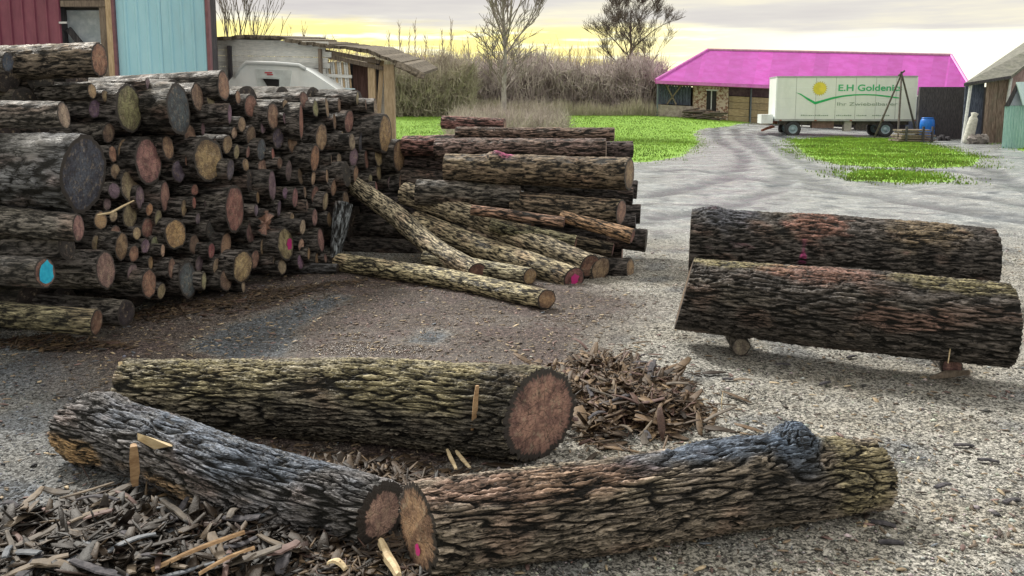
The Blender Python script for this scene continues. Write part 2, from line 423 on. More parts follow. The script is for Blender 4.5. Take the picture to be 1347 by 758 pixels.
ys = np.concatenate([np.linspace(-40, 1.6, 14)[:-1], np.linspace(1.6, 12, 420)[:-1], np.geomspace(12, 80, 300)[:-1], np.geomspace(80, 1500, 24)])
tt = np.concatenate([-np.geomspace(40, 1.04, 12), np.linspace(-1, 1, 460), np.geomspace(1.04, 40, 12)])
wy = np.clip(.74 * ys + 1.2, 6, None)
X = (tt[None, :] * wy[:, None]).ravel(); Y = np.repeat(ys, len(tt))
p2 = np.stack([X, Y, 0 * X], 1)
near = 1 - sstep(14, 40, Y)
zg_ = np.zeros_like(X)
for q in GRW: zg_ = np.maximum(zg_, soft(X, Y, q, .5))
zm_ = soft(X, Y, MUDW, .25, 8)
wt_ = np.zeros_like(X)
for q in WETW: wt_ = np.maximum(wt_, soft(X + .1 * noise3(p2 * 3), Y + .15 * noise3(p2 * 3 + 9), q, .06))
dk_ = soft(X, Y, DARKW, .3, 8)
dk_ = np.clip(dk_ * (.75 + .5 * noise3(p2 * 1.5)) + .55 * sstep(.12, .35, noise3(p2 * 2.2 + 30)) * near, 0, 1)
tk_ = soft(X, Y, TRKW, 1.2, 8)
tk_ = np.maximum(tk_, np.clip(sstep(9.5, 14, Y) * (1 - zg_), 0, 1))
Z = rise(X, Y) + near * (.022 * noise3(p2 * 1.3) + .012 * noise3(p2 * 5 + 3) + .008 * noise3(p2 * 14 + 7) + .005 * noise3(p2 * 33 + 1))
Z += near * zm_ * (.020 * np.abs(noise3(p2 * np.array([3.0, 7.0, 1]) + 5)) + .012 * noise3(p2 * 20))
def curve_d(pts, X_, Y_):
    pw = np.array([solve_ground(*p) for p in pts]); u_ = np.linspace(0, len(pw) - 1, 14 * len(pw)); best = np.full(X_.shape, 1e9)
    def cat(c_): 
        v_ = np.interp(u_, np.arange(len(pw)), c_); return np.convolve(np.pad(v_, 7, 'edge'), np.ones(15) / 15, 'valid')
    cx_, cy_ = cat(pw[:, 0]), cat(pw[:, 1])
    for i in range(len(cx_) - 1):
        ax, ay, bx_, by_ = cx_[i], cy_[i], cx_[i + 1], cy_[i + 1]; L2 = (bx_ - ax) ** 2 + (by_ - ay) ** 2 + 1e-9
        t_ = np.clip(((X_ - ax) * (bx_ - ax) + (Y_ - ay) * (by_ - ay)) / L2, 0, 1)
        best = np.minimum(best, np.hypot(X_ - ax - t_ * (bx_ - ax), Y_ - ay - t_ * (by_ - ay)))
    return best
RUTS = [[(940, 166), (945, 185), (985, 205), (960, 235), (840, 262)], [(965, 166), (975, 185), (1015, 208), (1040, 235), (1000, 262), (850, 290)],
        [(1000, 172), (1020, 192), (1070, 222), (1180, 246), (1400, 275)], [(985, 172), (1000, 200), (1050, 235), (1180, 265), (1400, 300)],
        [(842, 226), (920, 222), (1010, 240), (1347, 285), (1500, 300)], [(1080, 220), (1180, 226), (1275, 224), (1310, 238), (1400, 262)], [(1180, 224), (1290, 216), (1330, 240), (1420, 268)],
        [(1240, 196), (1300, 205), (1400, 212)], [(880, 172), (940, 178), (1020, 176), (1060, 186)]]
rutm = np.zeros_like(X)
selr = (Y > 11) & (Y < 62)
for q in RUTS:
    dd_ = curve_d(q, X[selr] + .35 * noise3(p2[selr] * .8), Y[selr] + .5 * noise3(p2[selr] * .7 + 8)); rutm[selr] = np.maximum(rutm[selr], 1 - sstep(.08, .42, dd_))
Z -= .04 * rutm
dk_ = np.maximum(dk_, rutm * .95 * (.6 + .8 * noise3(p2 * 1.1 + 60)))
rut = noise3(np.stack([X * .18 + .5 * noise3(p2 * .12), Y * .9 + 1.2 * noise3(p2 * .1 + 4), 0 * X], 1))
Z += .015 * tk_ * rut * sstep(9, 14, Y) * (1 - sstep(60, 90, Y))
Z -= .015 * wt_
nr_, nc_ = len(ys), len(tt)
idx = np.arange(nr_ * nc_).reshape(nr_, nc_)
Fq = np.stack([idx[:-1, :-1], idx[:-1, 1:], idx[1:, 1:], idx[1:, :-1]], -1).reshape(-1, 4)
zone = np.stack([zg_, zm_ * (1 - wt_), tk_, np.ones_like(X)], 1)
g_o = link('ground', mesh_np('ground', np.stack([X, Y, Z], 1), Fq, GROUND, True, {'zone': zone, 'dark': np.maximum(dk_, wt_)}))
tag(g_o, kind='structure')
def gz(x, y):
    x = np.atleast_1d(np.asarray(x, float)); y = np.atleast_1d(np.asarray(y, float)); q = np.stack([x, y, 0 * x], 1)
    nr = 1 - sstep(14, 40, y)
    return rise(x, y) + nr * (.022 * noise3(q * 1.3) + .012 * noise3(q * 5 + 3))

# far ground continues; low hill line hides nothing. ------------------------- gravel, grass
OCT_V = np.array([[1, 0, 0], [-1, 0, 0], [0, 1, 0], [0, -1, 0], [0, 0, 1], [0, 0, -1]], float)
OCT_F = np.array([[0, 2, 4], [2, 1, 4], [1, 3, 4], [3, 0, 4], [2, 0, 5], [1, 2, 5], [3, 1, 5], [0, 3, 5]])
def scatter(name, TV, TF, pos, scl, ang, col, mat, tilt=None, noiseamt=0):
    n = len(pos); k = len(TV)
    V = TV[None] * scl[:, None, :]
    if noiseamt: V = V * (1 + noiseamt * rng.uniform(-1, 1, (n, k, 1)))
    if tilt is not None:        # rotation about local y then z
        c, s_ = np.cos(tilt)[:, None], np.sin(tilt)[:, None]
        V = np.stack([V[..., 0] * c + V[..., 2] * s_, V[..., 1], -V[..., 0] * s_ + V[..., 2] * c], -1)
    c, s_ = np.cos(ang)[:, None], np.sin(ang)[:, None]
    V = np.stack([V[..., 0] * c - V[..., 1] * s_, V[..., 0] * s_ + V[..., 1] * c, V[..., 2]], -1)
    V = (V + pos[:, None, :]).reshape(-1, 3)
    Fx = (TF[None] + (np.arange(n) * k)[:, None, None]).reshape(-1, TF.shape[1])
    return link(name, mesh_np(name, V, Fx, mat, False, {'col': np.repeat(col, k, 0)}))
n = 34000
gy = rng.uniform(0, 1, n); gy = 2.7 + 9.5 * gy ** 1.35
gx = rng.uniform(-1, 1, n) * (gy * .68 + .3)
ok = ~inpoly(gx, gy, MUDW) | (rng.uniform(size=n) < .25); gx, gy = gx[ok], gy[ok]; n = len(gx)
sz = rng.uniform(.003, .0085, n) * (1 + (rng.uniform(size=n) < .05) * 1.3)
scl = np.stack([sz * rng.uniform(.8, 1.5, n), sz * rng.uniform(.7, 1.2, n), sz * .6], 1)
br = rng.choice([.06, .16, .3, .42, .55], n, p=[.2, .22, .24, .2, .14])
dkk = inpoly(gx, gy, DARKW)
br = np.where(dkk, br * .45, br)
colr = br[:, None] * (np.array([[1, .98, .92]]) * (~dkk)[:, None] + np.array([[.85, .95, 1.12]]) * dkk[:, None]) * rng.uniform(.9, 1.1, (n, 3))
go = scatter('gravel', OCT_V, OCT_F, np.stack([gx, gy, gz(gx, gy) + sz * .2], 1), scl, rng.uniform(0, 6.28, n), colr, STONE, noiseamt=.25)
tag(go, 'loose grey gravel stones strewn over the yard', 'gravel', kind='stuff')

# grass tufts
gxs, gys = [], []
for q, cnt in zip(GRW, (90000, 26000, 2600, 1800, 16000)):
    qa = np.array(q); lo, hi = qa.min(0), qa.max(0); got = 0
    while got < cnt:
        a = rng.uniform(lo[0] - .5, hi[0] + .5, 60000); b = rng.uniform(lo[1] - .5, hi[1] + .5, 60000)
        jx = .5 * noise3(np.stack([a * .9, b * .9, 0 * a], 1)) * 1.6 + rng.normal(0, .35, len(a))
        jy = .5 * noise3(np.stack([a * .9, b * .9, 0 * a + 7], 1)) * 2.4 + rng.normal(0, .7, len(a))
        kx = inpoly(a + jx, b + jy, q); a, b = a[kx], b[kx]
        if not len(a): break
        gxs.append(a[:cnt - got]); gys.append(b[:cnt - got]); got += len(a)
ga = np.concatenate(gxs); gb = np.concatenate(gys); n = len(ga)
hgt_ = rng.uniform(.03, .09, n) * (1 + .8 * np.clip(noise3(np.stack([ga * .7, gb * .7, 0 * ga], 1)), -.5, 1))
TVg = np.array([[-.5, 0, 0], [.5, 0, 0], [0, 0, 1], [0, -.5, 0], [0, .5, 0], [.15, 0, .85]], float); TFg = np.array([[0, 1, 2], [3, 4, 5]])
lum = (.75 + .7 * noise3(np.stack([ga * .5, gb * .5, 0 * ga + 3], 1)) + rng.uniform(-.3, .35, n))[:, None]
gc = np.clip(np.array([[.27, .42, .06]]) * lum * rng.uniform(.85, 1.15, (n, 3)), .01, .6)
go = scatter('grass', TVg, TFg, np.stack([ga, gb, rise(ga, gb) - .01], 1), np.stack([rng.uniform(.02, .045, n)] * 2 + [hgt_], 1), rng.uniform(0, 6.28, n), gc, GRASS)
tag(go, 'bright green short grass growing around the muddy track', 'grass', kind='stuff')

# ------------------------------------------------------------------ logs
FACES = dict(tan=(.42, .30, .20), pale=(.56, .46, .31), pink=(.42, .27, .24), red=(.37, .18, .16), purple=(.27, .20, .26),
             grey=(.16, .17, .19), blue=(.095, .115, .155), orange=(.50, .32, .20), brown=(.27, .18, .14), green=(.38, .34, .22), dark=(.05, .045, .045))
def make_log(path, radii, label, cat='log', group=None, nu=48, nv=28, amp=.008, fs=22.0, tint=(.13, .115, .10), tmul=.68, redm=.25, faceA='brown', faceB='tan',
             shA=0.0, shB=0.0, shzB=0.0, shzA=0.0, knots=(), seed=0, name='log', patches=(), moss=.35, wob=.03, ragB=0.0, paintB=None, lobes=.05, rimA=0.0, rimB=0.0):
    rg = np.random.default_rng(seed + 11)
    P = [Vector(p) for p in path]; A, B = P[0], P[-1]
    d = (B - A); L = d.length; ex = d.normalized(); ey = Vector((0, 0, 1)).cross(ex).normalized(); ez = ex.cross(ey)
    M = Matrix(((ex.x, ey.x, ez.x, A.x), (ex.y, ey.y, ez.y, A.y), (ex.z, ey.z, ez.z, A.z), (0, 0, 0, 1)))
    root = thing(name, label, cat, group=group, mat=M)
    loc = np.array([[(p - A).dot(ex), (p - A).dot(ey), (p - A).dot(ez)] for p in P])
    u = np.linspace(0, L, nu)
    def sm(vals):
        v = np.interp(u, loc[:, 0], vals)
        k = max(3, nu // 8); kk = np.ones(k) / k
        vp = np.concatenate([2 * v[0] - v[1:k][::-1], v, 2 * v[-1] - v[-k:-1][::-1]])
        return np.convolve(vp, kk, 'same')[k - 1:k - 1 + nu] if len(P) > 2 else v
    cyl, czl, rl = sm(loc[:, 1]), sm(loc[:, 2]), sm(np.array(radii))
    so = rg.uniform(0, 200, 3)
    wq = np.stack([u * 1.4 + so[0], 0 * u + so[1], 0 * u], 1)
    rm = float(np.mean(radii)); fade = np.sin(np.pi * np.clip(u / L, 0, 1))
    cyl = cyl + wob * rm * 6 * noise3(wq) * fade; czl = czl + wob * rm * 3 * noise3(wq + 50) * fade
    th = np.linspace(0, 2 * np.pi, nv, endpoint=False) - np.pi / 2
    U, T = np.meshgrid(u, th, indexing='ij'); U = U.ravel(); T = T.ravel()
    rr = np.repeat(rl, nv)
    ct, s_t = np.cos(T), np.sin(T)
    lob = noise3(np.stack([U * .8 + so[0], ct * 1.3 + so[1], s_t * 1.3 + so[2]], 1))
    rr = rr * (1 + lobes * 2.2 * lob)
    for (kx, kt, kh, ks, kw) in knots:     # x fraction, angle (deg, 90 = up, 0 = back, 180 = camera side), height, sigma along, sigma angle
        da = (T - R(kt) + np.pi) % (2 * np.pi) - np.pi
        rr = rr + kh * np.exp(-((U - kx * L) / ks) ** 2 - (da / kw) ** 2)
    q = np.stack([U, rr * ct, rr * s_t], 1) + so
    wrp = np.stack([0 * q[:, 0], .022 * noise3(q * np.array([5.0, 9, 9])), .022 * noise3(q * np.array([5.0, 9, 9]) + 44)], 1) * 26 / fs
    qs = (q + wrp) * np.array([fs * .135, fs * 1.2, fs * 1.2])
    a1 = np.abs(noise3(qs)); a2 = np.abs(noise3(qs * 2.1 + 31))
    pl = np.clip(sstep(.0, .17, a1) * (.60 + .40 * sstep(.0, .24, a2)), 0, 1)
    bh = pl
    rr2 = rr + amp * (pl - .6) + amp * .35 * noise3(q * 60)
    # end shaping (oblique / ragged cuts)
    wB = np.clip(1 - (L - U) / np.maximum(2.2 * rr, 1e-3), 0, 1) ** 2; wA = np.clip(1 - U / np.maximum(2.2 * rr, 1e-3), 0, 1) ** 2
    yy = rr2 * ct; zz = rr2 * s_t
    x = U + wB * (shB * yy + shzB * zz) - wA * (shA * yy + shzA * zz)
    if ragB: x = x + wB * ragB * rm * noise3(np.stack([ct * 4 + so[0], s_t * 4, 0 * ct], 1)) * 2
    V = np.stack([x, yy + np.repeat(cyl, nv), zz + np.repeat(czl, nv)], 1)
    ii = np.arange(nu * nv).reshape(nu, nv); jj = np.roll(ii, -1, 1)
    Fq = np.stack([ii[:-1], jj[:-1], jj[1:], ii[1:]], -1).reshape(-1, 4)[:, ::-1]
    tb = np.array(tint)[None] * (1 + .5 * noise3(q * np.array([2.5, 4, 4]))[:, None])
    mo = sstep(.0, .35, noise3(q * np.array([2.0, 5, 5]) + 70)) * moss
    up = np.clip(s_t, 0, 1)
    mcol_ = np.array([[.20, .178, .115]]); tb = tb * (1 - (mo * (.25 + .75 * up))[:, None]) + mcol_ * (mo * (.25 + .75 * up))[:, None]
    rd = sstep(.12, .4, noise3(q * np.array([3.0, 6, 6]) + 140)) * redm
    tb = tb * (1 - rd[:, None]) + np.array([[.24, .13, .095]]) * rd[:, None]
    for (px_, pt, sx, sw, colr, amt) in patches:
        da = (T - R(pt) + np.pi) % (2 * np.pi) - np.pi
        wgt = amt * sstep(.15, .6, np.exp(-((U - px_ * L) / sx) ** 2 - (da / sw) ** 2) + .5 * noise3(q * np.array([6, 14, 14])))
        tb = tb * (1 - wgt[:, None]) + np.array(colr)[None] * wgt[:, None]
    tb = np.clip(tb * tmul, .006, .8)
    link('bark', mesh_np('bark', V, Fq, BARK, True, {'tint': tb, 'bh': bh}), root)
    out = []
    for end in (0, 1):
        ring = V[(nu - 1) * nv:] if end else V[:nv]
        cen = ring.mean(0); nrg = 6; rows = [ring * 1.0]; rads = [np.ones(nv)]
        dx = .004 if end else -.004
        for k in range(1, nrg):
            s_ = 1 - k / nrg
            rw = cen + (ring - cen) * s_
            rw = rw + np.stack([dx + (.02 * rm) * noise3(rw * 30 + so) * (1 if end else -1), 0 * s_ * ring[:, 1], 0 * ring[:, 1]], 1)
            rows.append(rw); rads.append(np.full(nv, s_))
        VV = np.concatenate(rows + [cen[None] + np.array([[dx, 0, 0]])]); RD = np.concatenate(rads + [np.zeros(1)])
        a_ = np.arange(nrg * nv).reshape(nrg, nv); b_ = np.roll(a_, -1, 1)
        fq = np.concatenate([np.stack([a_[:-1], b_[:-1], b_[1:]], -1).reshape(-1, 3), np.stack([a_[:-1], b_[1:], a_[1:]], -1).reshape(-1, 3),
                             np.stack([a_[-1], b_[-1], np.full(nv, nrg * nv)], -1)])
        if not end: fq = fq[:, ::-1]
        fo = link('cut_face', mesh_np('cut_face', VV, fq, WOOD, True, {'rad': RD}), root)
        cc = FACES[faceB if end else faceA]
        fo.color = (*[c_ * rg.uniform(.88, 1.12) for c_ in cc], 1 - (rimB if end else rimA))
        if paintB and end == (0 if paintB[-1] == 'A' else 1):
            (py_, pz_, ps, pm) = paintB[:4]
            nn = 14; c0 = cen + np.array([dx * 3.0, py_ * rm, pz_ * rm])
            sh_ = shB if end else -shA
            pts = []
            for k in range(nn):
                an = 2 * math.pi * k / nn; rk = ps * rm * rg.uniform(.75, 1.1)
                y_, z_ = rk * math.cos(an) * .8, rk * math.sin(an)
                pts.append(c0 + np.array([sh_ * (y_ + py_ * rm), y_, z_]))
            cp0 = c0 + np.array([sh_ * py_ * rm, 0, 0])
            VV = np.array([cp0] + pts); k_ = np.arange(nn)
            fz = np.stack([0 * k_, 1 + k_, 1 + (k_ + 1) % nn], 1)
            po = link('paint_mark', mesh_np('paint_mark', VV, fz, pm, True), root)
            po['label'] = 'spray paint mark on the sawn end'
    return root

def pathpx(pts, base=0.0):
    """pts: (px, py, dia_px[, Y]); without Y the log rests on the ground"""
    ps, rs = [], []
    for q in pts:
        if len(q) == 4 and q[3] is not None:
            P_ = at(q[0], q[1], q[3]); ps.append(P_); rs.append(rad(P_, q[2]))
        else:
            P_, r_ = rest(q[0], q[1], q[2], base); ps.append(P_); rs.append(r_)
    return ps, rs
BLUESHEEN = (.085, .115, .165); OCH = (.26, .23, .12); TAN = (.34, .22, .11); REDB = (.26, .13, .10); DKB = (.035, .033, .034)  # first tone paints sky reflected on wet bark into the colour

# -- foreground three
ps, rs = pathpx([(165, 514, 80, 4.95), (430, 525, 104, 4.62), (712, 545, 120)])
make_log(ps, rs, 'thick furrowed log lying across the middle, its large reddish sawn end by the bark heap', nu=620, nv=300, amp=.024, fs=33, tint=(.19, .17, .13),
         faceA='pale', faceB='tan', shB=.56, shA=.3, rimB=.02, seed=1, moss=.75, lobes=.025,
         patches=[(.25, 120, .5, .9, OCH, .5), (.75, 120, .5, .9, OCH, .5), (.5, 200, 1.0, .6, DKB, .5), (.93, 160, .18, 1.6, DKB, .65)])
ps, rs = pathpx([(116, 562, 80), (195, 584, 86), (300, 622, 96), (400, 657, 106, 3.66), (502, 677, 92, 3.42)])
make_log(
         ps, rs, 'wet grey log with painted blue sky sheen and a rounded root end, lying front left beside the shredded bark', nu=520, nv=300, amp=.018, fs=32, tint=(.125, .12, .125),
         faceA='brown', faceB='pale', rimB=.20, shB=.12, seed=2, moss=.25, shA=-.5, lobes=.05,
         knots=[(.06, 90, .035, .12, 1.2), (.05, 230, .03, .1, .8), (.76, 203, .15, .055, .34), (.72, 215, .07, .10, .5), (.86, 120, .03, .12, .6), (.33, 130, .03, .05, .3)],
         patches=[(.6, 95, .55, 1.0, BLUESHEEN, .65), (.25, 100, .25, .8, BLUESHEEN, .45), (.08, 200, .16, .5, TAN, .9), (.45, 205, .22, .25, TAN, .7), (.86, 230, .12, .6, BLUESHEEN, .5)])
ps, rs = pathpx([(549, 695, 114), (850, 657, 112), (1010, 632, 104), (1150, 622, 92)])
make_log(ps, rs, 'long front log with a swollen burl painted with blue sky sheen near its far right end', nu=640, nv=300, amp=.024, fs=33, tint=(.19, .16, .13),
         faceA='tan', faceB='brown', rimA=.02, shA=.3, seed=3, moss=.55, lobes=.03, paintB=(-.15, -.45, .16, MAGP, 'A'),
         knots=[(.66, 95, .03, .22, .8), (.80, 95, .085, .085, .6), (.73, 120, .03, .05, .4), (.84, 130, -.03, .03, .25), (.97, 90, -.02, .08, 2.0)],
         patches=[(.62, 95, .42, .45, BLUESHEEN, .9), (.78, 100, .14, .8, BLUESHEEN, .9), (.2, 110, .5, .5, REDB, .4), (.93, 150, .16, 1.2, OCH, .6), (.75, 185, .2, .8, DKB, .5)])

# -- right pair on two bearers
ps, rs = pathpx([(900, 386, 92), (1110, 408, 106), (1326, 428, 108)], .135)
make_log(ps, rs, 'nearer and lower of the two thick dark logs at right, propped on small chocks', nu=330, nv=240, amp=.024, fs=31, tint=(.085, .075, .07), tmul=.6,
         shA=.25, shB=-.25, shzA=-.25, seed=4, moss=.25, lobes=.02, faceA='brown', faceB='tan',
         patches=[(.15, 95, .5, .35, OCH, .7), (.85, 100, .4, .4, OCH, .7), (.45, 105, .4, .4, REDB, .6), (.7, 175, .3, .3, REDB, .35)])
ps, rs = pathpx([(908, 322, 92), (1100, 330, 90), (1305, 343, 84)], .135)
make_log(ps, rs, 'farther of the two thick dark logs at right, behind and above the nearer one', nu=300, nv=200, amp=.024, fs=31, tint=(.085, .075, .07), tmul=.6,
         seed=5, moss=.2, lobes=.03, faceA='brown', faceB='tan', knots=[(.07, 100, .05, .12, .6)],
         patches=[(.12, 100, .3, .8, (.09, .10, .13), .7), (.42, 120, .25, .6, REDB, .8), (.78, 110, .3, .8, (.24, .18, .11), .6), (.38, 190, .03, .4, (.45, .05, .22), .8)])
for i, (px, py, dp, lab, fc) in enumerate([(975, 455, 28, 'small chock log under the left end of the thick dark pair', 'green'), (1252, 484, 24, 'small chock log under the right end of the thick dark pair', 'pink')]):
    P0, r0 = rest(px, py, dp); r0 = .068; P0.z = r0
    dirv = Vector((.10 if i == 0 else .22, 1, 0)).normalized()
    make_log([P0 + dirv * 2.7, P0], [r0, r0], lab, group='chock logs under the right pair', nu=70, nv=28, amp=.006, fs=40, faceB=fc, seed=20 + i, shB=-.1)
# bark strip by the right chock
P0 = atz(1225, 497, .02)
b = MB().tube([P0, P0 + Vector((.12, .04, .012)), P0 + Vector((.26, .02, .03))], [.012, .028, .016], 6); tag(b.build('bark_strip', OLDWOOD), 'curled dark bark strip on the gravel beside the right chock log', 'bark')
b = MB(); P0 = at(1256, 440, 5.48); b.tube([at(1247, 478, 5.36), at(1250, 458, 5.38), P0], [.004, .004, .003], 4); tag(b.build('twig', PALEW), 'thin pale twig standing up beside the right chock log', 'twig')

# -- middle pile
gA = 'logs laid crosswise in the middle pile'
mid = [  # (x0,y0,x1,y1,dia0,dia1,Y0,Y1, faceB, label, tint, moss, extra)
 (582,161,664,164,17,15,11.6,11.4,'pink','short pinkish log on the very top of the middle pile, farthest back',(.24,.13,.12),.1,{'faceA':'pink'}),
 (600,175,808,177,15,17,11.0,10.7,'tan','thin straight log below the topmost short one of the middle pile',(.17,.12,.10),.2,{}),
 (532,192,600,190,26,26,11.3,11.1,'brown','reddish log stub at the upper left end of the middle pile',(.22,.12,.11),.1,{}),
 (573,196,797,196,27,27,10.6,10.3,'tan','upper purplish log of the middle pile just above its thickest log',(.17,.12,.11),.2,{}),
 (760,197,832,197,22,22,10.9,10.9,'dark','dark log end sticking out at the upper right of the middle pile',(.08,.06,.06),.1,{}),
 (586,221,828,229,38,42,10.1,9.8,'tan','thickest log of the middle pile, with a pink paint spot on top',(.18,.14,.10),.5,{'shB':.3}),
 (690,252,832,259,20,22,10.2,10.1,'dark','dark log squeezed beneath the thickest log of the middle pile',(.07,.06,.06),.2,{}),
 (548,253,684,260,34,30,10.0,9.9,'brown','dark rough log left of centre below the thickest middle log',(.11,.10,.09),.3,{}),
 (672,266,817,279,28,34,9.9,9.7,'tan','log with a tan sawn end halfway down the middle pile',(.19,.15,.11),.5,{'shB':.35}),
 (620,276,742,293,14,15,9.5,9.35,'pink','slim smooth reddish branch lying across the middle pile',(.30,.19,.14),.0,{'amp':.002}),
 (738,284,832,311,15,20,9.45,9.15,'red','slim orange-brown log with a red sawn tip in the middle pile',(.33,.21,.13),.1,{'amp':.002}),
 (646,296,757,320,18,19,9.4,9.2,'tan','small mossy log below the slim reddish branch',(.20,.19,.12),.7,{}),
 (757,319,806,329,18,18,9.5,9.4,'pink','short stubby log at the lower right of the middle pile',(.17,.14,.10),.5,{}),
 (800,312,850,317,26,30,9.6,9.5,'dark','dark thick log end jutting out furthest right from the middle pile',(.06,.05,.05),.1,{'faceB':'dark'}),
 (770,354,829,354,28,28,9.3,9.15,'tan','lowest right log of the middle pile, almost black with tan rim',(.08,.07,.065),.2,{'shB':.2}),
 (700,330,818,336,26,26,9.9,9.7,'red','dark log with a reddish end near the base of the middle pile',(.09,.07,.06),.2,{}),
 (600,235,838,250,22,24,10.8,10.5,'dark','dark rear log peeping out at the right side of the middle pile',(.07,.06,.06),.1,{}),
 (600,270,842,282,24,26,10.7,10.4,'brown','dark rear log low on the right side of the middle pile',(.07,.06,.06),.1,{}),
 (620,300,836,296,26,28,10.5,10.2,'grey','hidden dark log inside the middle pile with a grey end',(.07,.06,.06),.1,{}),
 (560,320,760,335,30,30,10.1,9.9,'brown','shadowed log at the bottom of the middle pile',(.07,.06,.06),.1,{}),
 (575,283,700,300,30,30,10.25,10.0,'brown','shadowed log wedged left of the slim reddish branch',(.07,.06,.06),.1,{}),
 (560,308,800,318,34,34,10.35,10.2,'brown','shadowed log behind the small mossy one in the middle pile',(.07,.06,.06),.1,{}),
 (480,205,600,215,30,28,11.6,11.3,'brown','dark log bridging the left stack and the middle pile, high up',(.09,.07,.07),.1,{}),
 (470,235,590,240,34,32,11.4,11.2,'brown','dark log bridging the left stack and the middle pile, second from top',(.08,.065,.06),.1,{}),
 (465,268,600,272,36,34,11.2,11.0,'brown','dark log bridging the left stack and the middle pile, at half height',(.07,.06,.06),.1,{}),
 (458,298,610,304,36,34,11.0,10.8,'brown','dark log bridging the left stack and the middle pile, second lowest',(.07,.06,.055),.1,{}),
 (455,328,600,336,34,34,10.8,10.6,'brown','dark log bridging the left stack and the middle pile, lowest',(.07,.06,.055),.1,{}),
]
for i, (x0,y0,x1,y1,d0,d1,Y0,Y1,fb,lab,tn,ms,kw) in enumerate(mid):
    ps, rs = pathpx([(x0,y0,d0,Y0),(x1,y1,d1,Y1)])
    kw = dict(kw); kw.setdefault('amp', .012); kw.setdefault('faceB', fb)
    if i == 5: kw['patches'] = [(.33, 100, .12, .5, (.45, .06, .22), .7)]; kw['knots'] = [(.28, 100, .05, .1, .6)]
    make_log(ps, rs, lab, group=gA, nu=int(60 + (x1 - x0) * .7), nv=56, fs=26, tint=tn, moss=ms, seed=100 + i, wob=.05, **kw)
lean = [
 ([(462,241,24,10.6),(520,283,27,10.0),(575,330,28,9.3),(628,357,24,8.75)],'red','leaning curved log nearest the left stack, with a reddish sawn lower end',(.24,.21,.15),'tan'),
 ([(533,254,30,10.3),(620,285,32,9.8),(700,318,31,9.3),(776,350,32,8.9)],'brown','long leaning log lying highest across the middle pile towards lower right',(.21,.18,.13),'pink'),
 ([(547,292,30,10.0),(640,328,30,9.4),(755,367,32,8.65)],'red','leaning log with a pink-painted sawn end under the highest leaning one',(.21,.18,.12),'tan'),
 ([(600,300,28,9.9),(790,354,34,9.0)],'tan','log with broad tan end directly behind the longest leaning log',(.15,.13,.10),'tan'),
 ([(560,338,20,9.3),(697,364,22,8.55)],'orange','short thin log with an orange-tan end between the ground log and pile',(.22,.20,.14),'tan'),
 ([(447,345,24),(580,365,25),(719,394,27)],'tan','straight olive-brown log lying alone on the mud before the middle pile',(.25,.22,.14),'tan'),
]
for i, (pp, fb, lab, tn, fa_) in enumerate(lean):
    ps, rs = pathpx(pp)
    make_log(ps, rs, lab, group='long logs leaning in front of the middle pile', nu=260, nv=64, amp=.004, fs=34, tint=tuple(c_ * 1.35 for c_ in tn), moss=.35, tmul=.85, faceB=fb, faceA=fa_, seed=140 + i, shB=.35, wob=.04,
             paintB=(0, 0, .5, MAGP, 'B') if i == 2 else None)

